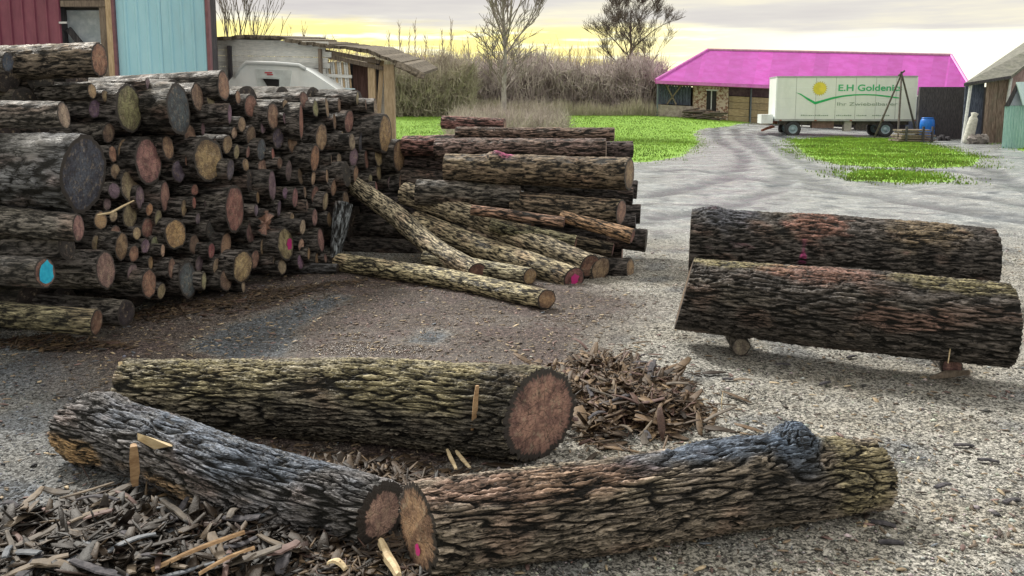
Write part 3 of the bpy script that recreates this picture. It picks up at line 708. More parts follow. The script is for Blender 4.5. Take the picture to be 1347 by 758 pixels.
# -- left stack: sawn ends facing right-front.  (px, py, height, colour, protrusion, bark tint, extra)
E = [
 (131,79,44,'tan',.25,'topleft'),(10,82,26,'blue',.35,''),(170,143,62,'green',.12,'topsecond'),(84,152,35,'pale',.55,'palethird'),(200,154,36,'pink',.0,''),
 (235,143,66,'blue',.28,'bluebig'),(260,128,36,'tan',.1,''),(294,113,38,'tan',.2,'toptan'),(111,228,98,'blue',.45,'greybig'),(167,200,36,'tan',.0,''),
 (195,213,60,'pink',.1,'pinkbig'),(221,194,32,'orange',.1,''),(274,210,56,'tan',.15,'tanbig'),(235,225,30,'purple',.0,''),(171,245,42,'green',.05,''),
 (184,260,32,'purple',.05,''),(217,258,40,'pink',.0,''),(242,274,25,'tan',.05,''),(273,271,20,'purple',.0,''),(171,284,33,'green',.0,''),
 (132,290,24,'tan',.2,''),(194,300,27,'brown',.0,''),(103,300,36,'pink',.55,'bentleft'),(231,308,38,'orange',.1,''),(160,324,37,'tan',.15,''),
 (176,334,22,'tan',.1,''),(198,346,18,'tan',.05,''),(278,330,22,'red',.1,''),(139,355,48,'pink',.3,'pinklow'),(59,359,38,'tan',.75,'cyan'),
 (174,361,28,'purple',.1,''),(196,373,38,'tan',.2,''),(212,383,22,'green',.1,''),(226,353,28,'tan',.05,''),(247,368,48,'grey',.05,''),
 (309,275,60,'red',.15,'split'),(297,323,35,'tan',.05,''),(278,301,28,'grey',.0,''),(319,351,42,'pale',.2,'ringed'),(335,341,25,'tan',.0,''),
 (297,368,28,'pink',.1,''),(350,293,36,'pink',.1,'ragged'),(376,321,42,'tan',.15,'magenta'),(371,351,20,'green',.1,''),(361,342,17,'green',.05,''),
 (388,260,27,'pink',.05,''),(358,244,40,'purple',.1,''),(367,275,22,'purple',.0,''),(398,299,21,'pale',.25,''),(414,286,23,'pink',.1,''),
 (422,316,31,'pink',.1,''),(417,341,17,'tan',.05,''),(428,340,12,'pink',.1,''),(359,153,35,'tan',.1,''),(366,182,28,'grey',.0,''),
 (396,160,48,'red',.15,'redtop'),(423,180,36,'tan',.05,''),(430,142,26,'tan',.1,''),(459,160,30,'pink',.0,''),(494,144,28,'tan',.1,''),
 (507,176,50,'orange',.2,'orangeright'),(493,179,28,'purple',.0,''),(525,205,42,'tan',.15,'lastright'),(498,205,28,'pale',.05,''),(498,226,23,'tan',.0,''),
 (463,187,23,'green',.2,''),(475,188,28,'grey',.0,''),(414,208,36,'tan',.15,'ringtan'),(344,197,29,'grey',.05,''),(303,223,28,'grey',.2,''),
 (380,225,27,'purple',.0,''),(436,214,21,'pink',.0,''),(446,210,17,'pale',.05,''),(456,229,32,'dark',.15,''),(468,229,22,'tan',.0,''),
 (412,234,21,'pale',.05,''),(430,232,19,'pale',.05,''),(439,247,23,'pale',.05,''),(414,256,23,'red',.0,''),(302,150,26,'purple',.3,''),
 (465,207,25,'purple',.0,''),(513,241,17,'purple',.0,''),(127,424,34,'brown',.55,'lowleft'),(166,412,34,'dark',.35,'lowdark'),(482,210,26,'brown',.0,''),
 (478,250,22,'purple',.0,''),(395,232,22,'brown',.0,''),(330,305,30,'brown',.0,''),(255,322,26,'brown',.0,''),(330,240,30,'dark',.0,''),
 (250,178,26,'brown',.0,''),(330,178,26,'brown',.0,''),(385,190,24,'brown',.0,''),(455,262,20,'brown',.0,''),(262,347,24,'purple',.0,''),
 (345,325,22,'pale',.0,''),(440,160,22,'brown',.0,''),(228,122,34,'dark',.05,''),(330,140,30,'red',.0,''),(400,132,22,'brown',.05,''),(470,130,18,'green',.1,''),
 (395,345,20,'purple',.05,''),(320,378,18,'pale',.05,''),(152,308,24,'brown',.0,''),(88,325,34,'dark',.3,''),(345,220,24,'pink',.0,''),(285,190,22,'pink',.0,''),(480,168,24,'brown',.0,''),
]
_rx = random.Random(77)
for (xa_, xb_, ya_, yb_, cnt) in ((320, 535, 135, 345, 62), (120, 330, 110, 375, 34)):
    tries = 0
    while cnt and tries < 6000:
        tries += 1
        px_, py_ = _rx.uniform(xa_, xb_), _rx.uniform(ya_, yb_)
        if not inpoly(np.array([px_]), np.array([py_]), [(100, 100), (300, 112), (490, 135), (532, 185), (530, 245), (470, 250), (440, 345), (330, 372), (180, 390), (110, 330)])[0]: continue
        hh_ = _rx.uniform(15, 27)
        if any(((px_ - e[0]) / (.28 * e[2] + .28 * hh_ + 1)) ** 2 + ((py_ - e[1]) / (.5 * e[2] + .5 * hh_ + 1)) ** 2 < 1 for e in E): continue
        if math.hypot((px_ - 446) / 14, (py_ - 304) / 40) < 1: continue
        E.append((round(px_), round(py_), round(hh_), _rx.choice(['tan', 'tan', 'brown', 'pink', 'red', 'purple', 'pale', 'brown', 'orange', 'green']), _rx.uniform(0, .12), '')); cnt -= 1
LM = dict(topleft='the tan-ended log topping the stack at left', greybig='the huge blue-grey butt', bluebig='the large round blue-grey end', tanbig='the large tan end with pink blotch',
          pinkbig='the large pink end', cyan='the cyan-painted end', split='the tall reddish split end', magenta='the magenta-sprayed end', ringed='the bright ringed end low down',
          redtop='the tall red end near the top', orangeright='the orange end at upper right', lastright='the rightmost tan end', lowleft='the olive log on the ground',
          pinklow='the broad pinkish end low at left', toptan='the tan end before the blue wall', ringtan='the ringed tan end at centre right')
OWN = dict(topleft='rough log topping the stack at left, its tan end under the timber post', topsecond='long thick log with greenish-tan end, just below the topmost left log',
  palethird='pale-ended log resting on the huge blue-grey butt', bluebig='log with a large round blue-grey sawn end below the blue wall', toptan='stout log with round tan end before the blue metal wall',
  greybig='huge wet log with blue-grey butt, the thickest in the left stack', pinkbig='log with a large pink sawn end right of the huge grey butt', tanbig='log with a large tan end blotched pink, upper middle of stack',
  bentleft='long bent log with pinkish-tan end below the huge grey butt', pinklow='log with a broad pinkish end low at left, beside the cyan one', cyan='thick log whose sawn end is sprayed bright cyan',
  split='log with tall reddish split end in the middle of the stack', ringed='log with bright ringed yellowish end near the foot of the stack', ragged='log with ragged pink broken end, centre right of stack',
  magenta='log with tan end sprayed magenta along its left edge', redtop='log with tall narrow red end near the stack top', orangeright='log with tall orange end at the upper right edge of the stack',
  lastright='tan-ended log farthest right in the left stack', ringtan='log with ringed tan end, right of centre in the stack', lowleft='olive-barked log lying on the ground at the far left foot of the stack',
  lowdark='dark stubby log behind the olive one at the foot of the stack')
lmpos = {e[5]: (e[0], e[1]) for e in E if e[5] in LM}
def dirword(dx, dy):
    a = math.degrees(math.atan2(-dy, dx))
    names = ['right of', 'above and right of', 'above', 'above and left of', 'left of', 'below and left of', 'below', 'below and right of']
    return names[int(((a + 382.5) % 360) // 45)]
labels = []; cand_all = []
cname = dict(tan='tan', pale='pale', pink='pink', red='red-brown', purple='purplish', grey='grey', blue='blue-grey', orange='orange', brown='brown', green='yellowish', dark='blackish')
for e in E:
    if e[5] in OWN: cand_all.append([OWN[e[5]]]); continue
    ds = sorted((math.hypot(e[0] - x, e[1] - y), k) for k, (x, y) in lmpos.items())
    szw = 'tiny' if e[2] < 20 else 'small' if e[2] < 27 else 'middling' if e[2] < 35 else 'big'
    cs = []
    for d_, k in ds:
        x, y = lmpos[k]; close = 'just ' if d_ < 45 else ''
        cs.append(f"{szw} {cname[e[3]]}-ended log {close}{dirword(e[0] - x, e[1] - y)} {LM[k]}")
    cand_all.append(cs)
used = set()
for c_ in cand_all:
    pick = next((x for x in c_ if x not in used), None)
    used.add(pick); labels.append(pick)
for e, lb in zip(E, labels):
    if lb is None: print('NOLABEL', e)
base0 = Vector((-3.2, 7.0, 0)); nrm = Vector((1, -.45, 0)).normalized()
def pile_point(px, py, prot):
    d = ray(px, py); o = Vector((0, 0, CAMZ)) - base0
    # nrm.(o + t d) = -0.22*(CAMZ + t dz) + prot
    t_ = (-.22 * CAMZ + prot - nrm.dot(o)) / (nrm.dot(d) + .22 * d.z)
    return Vector((0, 0, CAMZ)) + d * t_
special = dict(topleft=dict(tilt=-.03, tint=(.17, .14, .11), moss=.6), greybig=dict(tint=(.12, .125, .14), amp=.012), lowleft=dict(tint=(.22, .20, .13), moss=.9, tilt=.0, fs=26),
               bentleft=dict(tilt=.05, tint=(.14, .13, .12)), cyan=dict(paintB=(0, 0, .82, CYANP, 'B')), magenta=dict(paintB=(.35, -.05, .42, MAGP, 'B')))
for i, (px, py, h, fc, prot, key) in enumerate(E):
    P_ = pile_point(px, py, prot); r_ = rad(P_, h) * 1.04
    if P_.z - r_ < 0: P_.z = max(P_.z, r_ * .9)
    rgi = np.random.default_rng(900 + i)
    sp2 = dict(special.get(key, {}))
    bdeg = 17 + rgi.uniform(-5, 5); tl = sp2.pop('tilt', rgi.uniform(-.035, .035))
    L_ = rgi.uniform(2.2, 3.4) if h > 24 else rgi.uniform(1.6, 2.6)
    if h < 22: L_ = rgi.uniform(.8, 1.8)
    dv = Vector((-math.cos(R(bdeg)), math.sin(R(bdeg)), tl)).normalized()
    A_ = P_ + dv * L_
    if A_.z < r_: A_.z = r_
    big = h > 40
    dkt = rgi.uniform(.7, 1.25)
    kw = dict(tint=tuple(c_ * dkt for c_ in (.115, .105, .10)), moss=.2, amp=.010 if big else .006, fs=24 if big else 34)
    kw.update(sp2)
    if key == 'ragged': kw['ragB'] = .5
    make_log([A_, P_], [r_ * rgi.uniform(.85, 1.1), r_], labels[i], group='logs stacked at left', nu=180 if big else 90, nv=64 if big else 40, faceB=fc, seed=300 + i,
             shB=rgi.uniform(-.42, .0), shzB=rgi.uniform(-.12, .12), lobes=.06, **kw)
# logs deep in the stack, inner shade painted into their dark tint
PP = [(0, 95), (130, 80), (165, 112), (300, 118), (480, 140), (528, 180), (530, 240), (455, 330), (380, 358), (250, 380), (150, 400), (0, 405)]
k = 0
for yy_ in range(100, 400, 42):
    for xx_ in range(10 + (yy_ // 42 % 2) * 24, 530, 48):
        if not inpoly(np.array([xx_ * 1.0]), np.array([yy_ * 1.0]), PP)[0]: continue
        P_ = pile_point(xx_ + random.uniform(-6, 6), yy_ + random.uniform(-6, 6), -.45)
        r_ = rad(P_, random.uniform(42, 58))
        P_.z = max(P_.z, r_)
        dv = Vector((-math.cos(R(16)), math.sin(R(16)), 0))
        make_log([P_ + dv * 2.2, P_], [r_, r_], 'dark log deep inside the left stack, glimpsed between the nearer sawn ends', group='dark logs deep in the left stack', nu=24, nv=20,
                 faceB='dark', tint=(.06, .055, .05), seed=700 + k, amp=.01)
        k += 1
# grey trunk leaning upright against the stack + dark log on ground in front of it
ps, rs = pathpx([(452, 268, 24, 9.75), (446, 305, 20, 9.6), (440, 340, 12, 9.5)])
make_log(ps, rs, 'bluish-grey splintered trunk standing on its tip against the stack, torn pink on top', group=None, nu=90, nv=40, amp=.01, fs=30, tint=(.17, .19, .21), faceA='pink', seed=801, moss=0)
ps, rs = pathpx([(360, 352, 16), (444, 354, 14)])
make_log(ps, rs, 'thin dark log on the mud at the right foot of the left stack', nu=90, nv=32, amp=.006, fs=30, tint=(.07, .07, .075), faceB='dark', seed=802)
# thin bent branch sticking out by the big grey butt
b = MB(); b.tube([at(176, 264, 6.6), at(160, 272, 6.5), at(146, 280, 6.4), at(128, 283, 6.35)], [.006, .009, .010, .007], 5)
tag(b.build('branch', PALEW), 'thin pale bent branch below the huge blue-grey butt', 'branch')

# ------------------------------------------------------------------ debris of bark and splinters
def shard_template():
    V = []; 
    for i, (x, z, wd) in enumerate(((-1, -.05, .55), (-.35, .12, 1.0), (.35, .10, .85), (1, -.08, .35))):
        V += [(x, -wd, z * 2), (x, wd, z * 2), (x, wd * .8, z * 2 + 1), (x, -wd * .8, z * 2 + 1)]
    Fs = []
    for i in range(3):
        a = i * 4
        for k in range(4): Fs.append((a + k, a + (k + 1) % 4, a + 4 + (k + 1) % 4, a + 4 + k))
    Fs += [(3, 2, 1, 0), (12, 13, 14, 15)]
    return np.array(V, float), np.array(Fs)[:, ::-1]
SV, SF = shard_template()
PAL = np.array([(.055, .042, .036), (.10, .078, .06), (.15, .115, .085), (.22, .17, .12), (.30, .23, .15), (.14, .16, .19), (.20, .13, .12), (.42, .34, .23)])
def heap(name, label, cx, cy, ax, ay, h, n, smin, smax, pw, ang=0, dens=1.25, kc=.30):
    r_ = np.sqrt(rng.uniform(0, 1, n)) ** dens; a = rng.uniform(0, 2 * np.pi, n)
    x = r_ * np.cos(a); y = r_ * np.sin(a)
    fr = .78 + .9 * noise3(np.stack([np.cos(a) * 1.6 + cx, np.sin(a) * 1.6 + cy, 0 * x], 1)); fr = fr + (rng.uniform(size=n) < .12) * rng.uniform(0, .55, n)
    x = x * fr; y = y * fr
    lump = .7 + .8 * noise3(np.stack([x * 2 + cx, y * 2 + cy, 0 * x], 1))
    zz = h * np.clip(1 - r_ ** 2, 0, 1) * lump
    ca, sa = math.cos(ang), math.sin(ang)
    X_ = cx + x * ax * ca - y * ay * sa; Y_ = cy + x * ax * sa + y * ay * ca
    ln = smin + (smax - smin) * rng.uniform(0, 1, n) ** 2.2
    scl = np.stack([ln, ln * (.05 + .38 * rng.uniform(0, 1, n) ** 2), rng.uniform(.002, .006, n)], 1)
    col = kc * PAL[rng.choice(len(PAL), n, p=pw)] * np.array([[1.12, .96, .82]]) * rng.uniform(.7, 1.3, (n, 1))
    pos = np.stack([X_, Y_, gz(X_, Y_) + zz * rng.uniform(.55, 1.0, n) + .008], 1)
    o = scatter(name, SV, SF, pos, scl, rng.uniform(0, 6.28, n), col, CHIP, tilt=rng.normal(0, .38, n) * (zz > .02) + rng.normal(0, .1, n), noiseamt=.12)
    tag(o, label, 'debris', kind='stuff')
    return cx, cy
def gp(px, py): P_ = atz(px, py, 0); return P_.x, P_.y
x0, y0 = gp(170, 720)
heap('bark_debris', 'heap of shredded dark bark and splinters at the lower left', x0, y0, 1.2, .64, .13, 5200, .012, .11, [.28, .24, .15, .10, .04, .12, .05, .02], 0, dens=1.0, kc=.16)
x0, y0 = gp(800, 522)
heap('bark_debris', 'mound of broken bark and splinters behind the big sawn end', x0, y0, .62, .95, .21, 4800, .012, .12, [.10, .14, .22, .24, .14, .0, .12, .04], 0, kc=.42)
x0, y0 = gp(430, 628)
heap('bark_debris', 'bark litter filling the gap between the foreground logs', x0, y0, 1.1, .42, .05, 1900, .02, .09, [.15, .17, .2, .2, .12, .02, .08, .06], -.25)
x0, y0 = gp(450, 745)
heap('bark_debris', 'bark litter beneath the front sawn ends', x0, y0, .5, .35, .04, 600, .02, .08, [.2, .2, .18, .14, .08, .08, .06, .06])
x0, y0 = gp(300, 400)
heap('bark_debris', 'bark crumbs trodden along the foot of the left stack', x0, y0, 1.9, .35, .03, 1500, .015, .07, [.1, .14, .2, .22, .12, .02, .12, .08], .8)
x0, y0 = gp(60, 455)
heap('bark_debris', 'bark crumbs before the ground log at far left', x0, y0, .9, .22, .03, 500, .015, .08, [.1, .14, .2, .22, .12, .02, .12, .08], 0)
n = 15000
yy_ = rng.uniform(2.9, 11, n); xx_ = rng.uniform(-.62, .62, n) * yy_
keep = inpoly(xx_, yy_, MUDW) | (rng.uniform(size=n) < .35); xx_, yy_ = xx_[keep], yy_[keep]; n = len(xx_)
ln = rng.uniform(.006, .028, n) * rng.uniform(.5, 1.2, n)
scl = np.stack([ln, ln * rng.uniform(.15, .5, n), rng.uniform(.002, .005, n)], 1)
col = PAL[rng.choice(len(PAL), n, p=[.14, .14, .14, .16, .14, .04, .12, .12])] * rng.uniform(.7, 1.3, (n, 1))
o = scatter('bark_crumbs', SV, SF, np.stack([xx_, yy_, gz(xx_, yy_) + .006], 1), scl, rng.uniform(0, 6.28, n), col, CHIP, tilt=rng.normal(0, .12, n), noiseamt=.12)
tag(o, 'small bark crumbs scattered thinly over the yard', 'debris', kind='stuff')

# larger single pieces
def plank_piece(name, a, bb, w_, th_, mat, label, cat, bend=.02, group=None, colr=None):
    a, bb = Vector(a), Vector(bb); d = bb - a; m_ = MB(); sd = Vector((0, 0, 1)).cross(d).normalized() * w_ / 2
    if sd.length < 1e-4: sd = Vector((w_ / 2, 0, 0))
    nn = 7; vs = []; up = d.cross(sd).normalized() * th_
    if up.z < 0: up = -up
    for i in range(nn):
        t_ = i / (nn - 1); c_ = a + d * t_ + Vector((0, 0, bend * math.sin(math.pi * t_))) + sd * random.uniform(-.12, .12)
        k_ = .55 + .45 * math.sin(math.pi * (.12 + .8 * t_)); j = random.uniform(.8, 1.15)
        vs += [c_ - sd * k_ * j, c_ + sd * k_, c_ + sd * k_ * .8 + up, c_ + up * 1.35, c_ - sd * k_ * j * .8 + up]
    fs = []
    for i in range(nn - 1):
        for k_ in range(5): fs.append((i * 5 + k_, i * 5 + (k_ + 1) % 5, i * 5 + 5 + (k_ + 1) % 5, i * 5 + 5 + k_))
    fs += [(4, 3, 2, 1, 0), tuple((nn - 1) * 5 + k_ for k_ in range(5))]
    m_.add(vs, fs)
    o = m_.build(name, mat); tag(o, label, cat, group); return o
sg = 'large bark scraps in the lower left debris'
mats_s = [simple('brown_bark_scrap', (.05, .042, .036), (.13, .11, .09), 20, .7, .6, .006), DARKWOOD, simple('tan_bark_scrap', (.10, .08, .06), (.19, .15, .11), 20, .7, .6, .006), simple('bluish_bark_scrap', (.05, .06, .075), (.13, .145, .17), 20, .6, .6, .006), simple('red_bark_scrap', (.09, .055, .05), (.17, .11, .10), 20, .7, .6, .006)]
for i in range(75):
    px = random.uniform(10, 400); py = random.uniform(645, 752)
    if px > 330 and py < 700: continue
    c_ = atz(px, py, .075 + random.uniform(-.02, .03)); an = random.uniform(0, math.pi); l_ = random.uniform(.045, .13)
    dv = Vector((math.cos(an), math.sin(an), random.uniform(-.3, .3))) * l_
    plank_piece('bark_scrap', c_ - dv, c_ + dv, random.uniform(.02, .055), .005, random.choice(mats_s), 'torn curved scrap of bark lying in the lower left debris heap', 'bark scrap', random.uniform(-.01, .02), sg)
for i in range(45):
    px = random.gauss(808, 45); py = random.uniform(448, 578)
    c_ = atz(px, py, .13 if 470 < py < 560 else .06); an = random.uniform(0, math.pi); l_ = random.uniform(.04, .12)
    dv = Vector((math.cos(an), math.sin(an), random.uniform(-.35, .35))) * l_
    plank_piece('bark_scrap', c_ - dv, c_ + dv, random.uniform(.015, .045), .005, random.choice(mats_s[:3] + [mats_s[4]]), 'splintered scrap of bark in the mound behind the big sawn end', 'bark scrap', random.uniform(-.01, .02), 'large bark scraps in the mound')
plank_piece('branch', atz(200, 752, .09), atz(322, 702, .13), .016, .012, TANW, 'long thin tan branch pointing up right, lowest in the left debris', 'branch', .01)
plank_piece('branch', atz(262, 757, .09), atz(335, 722, .12), .014, .010, TANW, 'shorter tan stick parallel below the long thin branch', 'branch', .01)
plank_piece('wood_strip', atz(588, 592, .07), atz(600, 618, .05), .022, .006, PALEW, 'left of two pale wood strips under the big middle log', 'wood strip', .0)
plank_piece('wood_strip', atz(600, 594, .07), atz(618, 616, .05), .022, .006, PALEW, 'right of two pale wood strips under the big middle log', 'wood strip', .0)
plank_piece('support_stick', at(500, 716, 3.30), atz(525, 762, .03), .040, .022, PALEW, 'pale barkless stick propped beneath the front sawn ends', 'stick', .0)
plank_piece('wood_chip', atz(432, 742, .05), atz(455, 750, .05), .03, .01, PALEW, 'pale wood chip on the litter left of the pale prop stick', 'wood chip')
plank_piece('upright_stick', at(175, 588, 3.66), at(178, 640, 3.72), .040, .02, TANW, 'short brown stick standing against the bluish front left log', 'stick', .0)
# split yellow cut on the bluish log
b = MB(); c_ = at(206, 578, 3.74)
b.add([c_ + Vector(v) for v in [(-.085, .0, .03), (-.03, -.045, .035), (.075, -.05, -.012), (.07, -.01, -.03), (.0, -.03, -.035), (-.08, -.01, .0), (-.05, .06, -.02), (.05, .06, -.05)]],
      [(0, 1, 5), (1, 4, 5), (1, 2, 4), (2, 3, 4), (0, 6, 1), (1, 6, 7), (1, 7, 2), (2, 7, 3), (3, 7, 4), (4, 7, 6), (4, 6, 5), (5, 6, 0)])
o = b.build('split_wood_wedge', PALEW); tag(o, 'yellow split wood wedge stuck on the bluish front left log', 'wood wedge')
plank_piece('wood_sliver', at(628, 508, 4.12), at(622, 566, 4.16), .028, .008, TANW, 'upright tan sliver of wood clinging to the big middle log', 'sliver', 0)
plank_piece('bark_flap', at(158, 476, 4.9), at(162, 520, 4.85), .03, .012, PALEW, 'whitish torn fibre flap at the left end of the big middle log', 'bark flap', 0)
b = MB(); b.tube([atz(950, 545, .0), at(949, 530, 4.85), at(951, 515, 4.86)], [.003, .003, .002], 4); tag(b.build('twig', PALEW), 'thin twig standing in the gravel right of the bark mound', 'twig')
for i, (px, py) in enumerate([(1268, 587), (1300, 607), (1172, 715), (1162, 690), (1030, 480), (1120, 470), (1240, 640), (1085, 505), (960, 500), (1330, 660)]):
    c_ = atz(px, py, .01); an = random.uniform(-.6, .6)
    plank_piece('bark_scrap', c_ - Vector((math.cos(an), math.sin(an), 0)) * .05, c_ + Vector((math.cos(an), math.sin(an), 0)) * .05, .03, .008, DARKWOOD,
                'small dark bark scrap lying alone on the light gravel at right', 'bark scrap', .005, 'dark scraps on the right gravel')

# ------------------------------------------------------------------ left workshop (maroon / blue)
YB = 14.0
def xa(px, Y_=YB): return at(px, 137, Y_).x
def za(py, Y_=YB): return at(673, py, Y_).z
ws = thing('workshop', 'metal-clad workshop with maroon and light blue sheet walls behind the left stack', 'building', (xa(100), YB, 0))
def sheet(x0, x1, z0, z1, yf, pitch, dep, mat, name, parent, rib=.3):
    n_ = max(1, round((x1 - x0) / pitch)); m_ = MB(); prof = []
    p = (x1 - x0) / n_
    for i in range(n_):
        xx = x0 + i * p
        prof += [(xx, 0), (xx + p * (1 - rib) * .96, 0), (xx + p * (1 - rib * .72), -dep), (xx + p * (1 - rib * .28), -dep)]
    prof.append((x1, 0))
    vs = []
    for (x_, d_) in prof: vs += [(x_, yf + d_, z0), (x_, yf + d_, z1), (x_, yf + d_ + .004, z0), (x_, yf + d_ + .004, z1)]
    fs = []
    for i in range(len(prof) - 1):
        a = i * 4; fs += [(a, a + 4, a + 5, a + 1), (a + 2, a + 3, a + 7, a + 6), (a, a + 2, a + 6, a + 4), (a + 1, a + 5, a + 7, a + 3)]
    m_.add(vs, fs); return m_.build(name, mat, parent)
zt = 4.3
xs_ = [xa(88) - 1.14 * i for i in range(0, 5)]
for i in range(4):
    sheet(xs_[i + 1] + .004, xs_[i], .1, zt, YB - .004 * (i % 2), .19, .028, MAROON, 'maroon_metal_panel', ws, .22)
xb0, xb1 = xa(160), xa(277); nb_ = 2
for i in range(nb_):
    sheet(xb0 + (xb1 - xb0) * i / nb_, xb0 + (xb1 - xb0) * (i + 1) / nb_ - .003, .1, zt, YB - .004 * i, .16, .022, BLUE, 'blue_metal_panel', ws, .34)
MB().box((xa(156), YB - .06, 0), (xa(160) - .002, YB + .05, zt)).build('corner_trim', MAROON_T, ws)
MB().box((xa(277) + .002, YB - .06, 0), (xa(281), YB + .05, zt)).build('corner_trim', MAROON_T, ws)
MB().box((xa(148), YB - .04, 0), (xa(156) - .003, YB + .08, zt)).build('door_post', TIMBER, ws)
MB().box((xa(138), YB + .0, 0), (xa(147), YB + .12, za(8))).build('door_post', OLDWOOD, ws)
MB().box((xa(89), YB - .02, za(9)), (xa(147.5), YB + .10, za(1))).build('lintel_and_gap', OLDWOOD, ws)
MB().box((xa(89), YB + .13, za(9) - .002), (xa(147.5), YB + .2, za(12))).build('lintel_and_gap', BLACKM, ws)  # black strip painting the shaded gap under the door beam
# crumpled pale sheet filling the doorway
nx_, nz_ = 24, 36; gx_, gz_ = np.meshgrid(np.linspace(xa(86), xa(150), nx_), np.linspace(0, za(11), nz_), indexing='ij')
q_ = np.stack([gx_.ravel() * 3, gz_.ravel() * 3, 0 * gx_.ravel()], 1)
yv = YB + .26 + .06 * noise3(q_) + .03 * noise3(q_ * 3)
ii = np.arange(nx_ * nz_).reshape(nx_, nz_)
fq = np.stack([ii[:-1, :-1], ii[1:, :-1], ii[1:, 1:], ii[:-1, 1:]], -1).reshape(-1, 4)
so_ = link('plastic_sheet', mesh_np('plastic_sheet', np.stack([gx_.ravel() - ws.location.x, yv - YB, gz_.ravel()], 1), fq, SHEET, True), ws)
MB().beam(at(90, 38, YB + .12), at(125, 82, YB + .12), .09, .05, (0, 1, 0)).build('brace', DARKWOOD, ws)
MB().box((xa(87), YB - .05, za(31.5)), (xa(97), YB - .02, za(29))).build('latch', WHITEPOST, ws)
# side/back walls and roof so that the building is whole
MB().prism([(xs_[4] + .02, YB + .5, 0), (xa(276), YB + .5, 0), (xa(277) * (YB + 6) / YB - .1, YB + 6, 0), (xs_[4] - 2, YB + 6, 0)], (0, 0, zt - .01)).build('wall', OLDWOOD, ws)
MB().prism([(xs_[4] - .4, YB - .4, zt + .003), (xa(281) + .1, YB - .4, zt + .003), (xa(277) * (YB + 6) / YB, YB + 6.4, zt + 1.0), (xs_[4] - 2.4, YB + 6.4, zt + 1.0)], (0, 0, .08)).build('roof', MAROON, ws)
MB().box((xs_[4] + .03, YB + .01, 0), (xa(86), YB + .49, zt - .02)).build('wall_frame', DARKWOOD, ws)
MB().box((xa(161), YB + .01, 0), (xa(276), YB + .49, zt - .02)).build('wall_frame', DARKWOOD, ws)

# ------------------------------------------------------------------ open shed behind the stack
YS = 17.0
sh = thing('timber_shed', 'ramshackle open timber shed with whitewashed planks and a drooping plank roof', 'shed', (xa(400, YS), YS, 0))
def s_at(px, py, dy=0): return at(px, py, YS + dy)
rows = [(276, 430, 54.8 + i * 7.2) for i in range(14)]
for i, (a, b_, y_) in enumerate(rows):
    j = random.uniform(-1, 1)
    A_ = s_at(a, y_, -.28); B_ = s_at(b_ + random.uniform(-3, 6), y_ + j + 3.0, -.28)
    MB().beam(A_, B_, .025, .098, (0, 0, 1)).build('plank', PLANKW, sh)
MB().box((xa(311, YS), YS - .42, 0), (xa(315, YS), YS - .32, za(62, YS))).build('post', DARKWOOD, sh)
MB().box((xa(427, YS), YS - .45, 0), (xa(431, YS), YS - .35, za(66, YS))).build('post', OLDWOOD, sh)
# roof planks: each runs back from the front edge
edge_ = [(272, 50), (320, 46), (360, 47), (400, 55), (440, 60), (480, 64), (510, 76), (535, 86), (553, 96)]
ex_ = np.array([e_[0] for e_ in edge_]); ey_ = np.array([e_[1] for e_ in edge_])
pxs = np.arange(266, 552, 9.0)
for i, px in enumerate(pxs):
    y0 = float(np.interp(px, ex_, ey_)) + random.uniform(-1.2, 1.0); y1 = float(np.interp(px + 9, ex_, ey_)) + random.uniform(-1, 1)
    A0 = at(px, y0, YS - .5 + random.uniform(-.15, .1)); A1 = at(px + 9.6, y1, YS - .5 + random.uniform(-.15, .1))
    m_ = MB(); m_.prism([A0, A1, A1 + Vector((0, 3.6, .25)), A0 + Vector((0, 3.6, .25))], (0, 0, -.05 - random.uniform(0, .03)))
    m_.build('roof_plank', ROOFWOOD, sh)
for (xa0, ya0, xb0_, yb0_) in ((276, 58, 428, 64), (428, 68, 500, 82), (430, 74, 512, 92)):
    MB().beam(s_at(xa0, ya0, -.2), s_at(xb0_, yb0_, -.2), .12, .08).build('roof_beam', OLDWOOD, sh)
for i in range(34):
    px = random.uniform(520, 552); py = float(np.interp(px, ex_, ey_)); a_ = at(px, py + 1, YS - .6 + random.uniform(0, .4))
    MB().prism([a_, a_ + Vector((.13, 0, -.04)), a_ + Vector((.12, -.12, -.13)), a_ + Vector((-.02, -.12, -.10))], (0, 0, .018)).build('shingle', ROOFWOOD, sh)
MB().box((xa(487, YS), YS - .2, 0), (xa(496, YS), YS - .05, za(76, YS))).build('post', TIMBER, sh)
MB().beam((xa(499, YS), YS - .12, za(150, YS)), (xa(505, YS), YS - .12, za(80, YS)), .08, .06).build('brace', TIMBER, sh)
MB().box((xa(509, YS), YS - .35, 0), (xa(522, YS), YS - .18, za(86, YS))).build('post', TIMBER, sh)
MB().box((xa(500, YS), YS + .1, za(165, YS)), (xa(509, YS), YS + .13, za(92, YS))).build('panel', PLANKW, sh)
MB().box((xa(464, YS), YS + .1, 0), (xa(488, YS), YS + .2, za(82, YS))).build('board_wall', simple('reddish_boards', (.09, .05, .045), (.17, .10, .09), 8, .85, .4, .01, (5, 5, .5)), sh)
MB().box((xa(276, YS), YS + 2.6, 0), (xa(476, YS), YS + 2.7, za(74, YS))).build('rear_wall', DARKWOOD, sh)
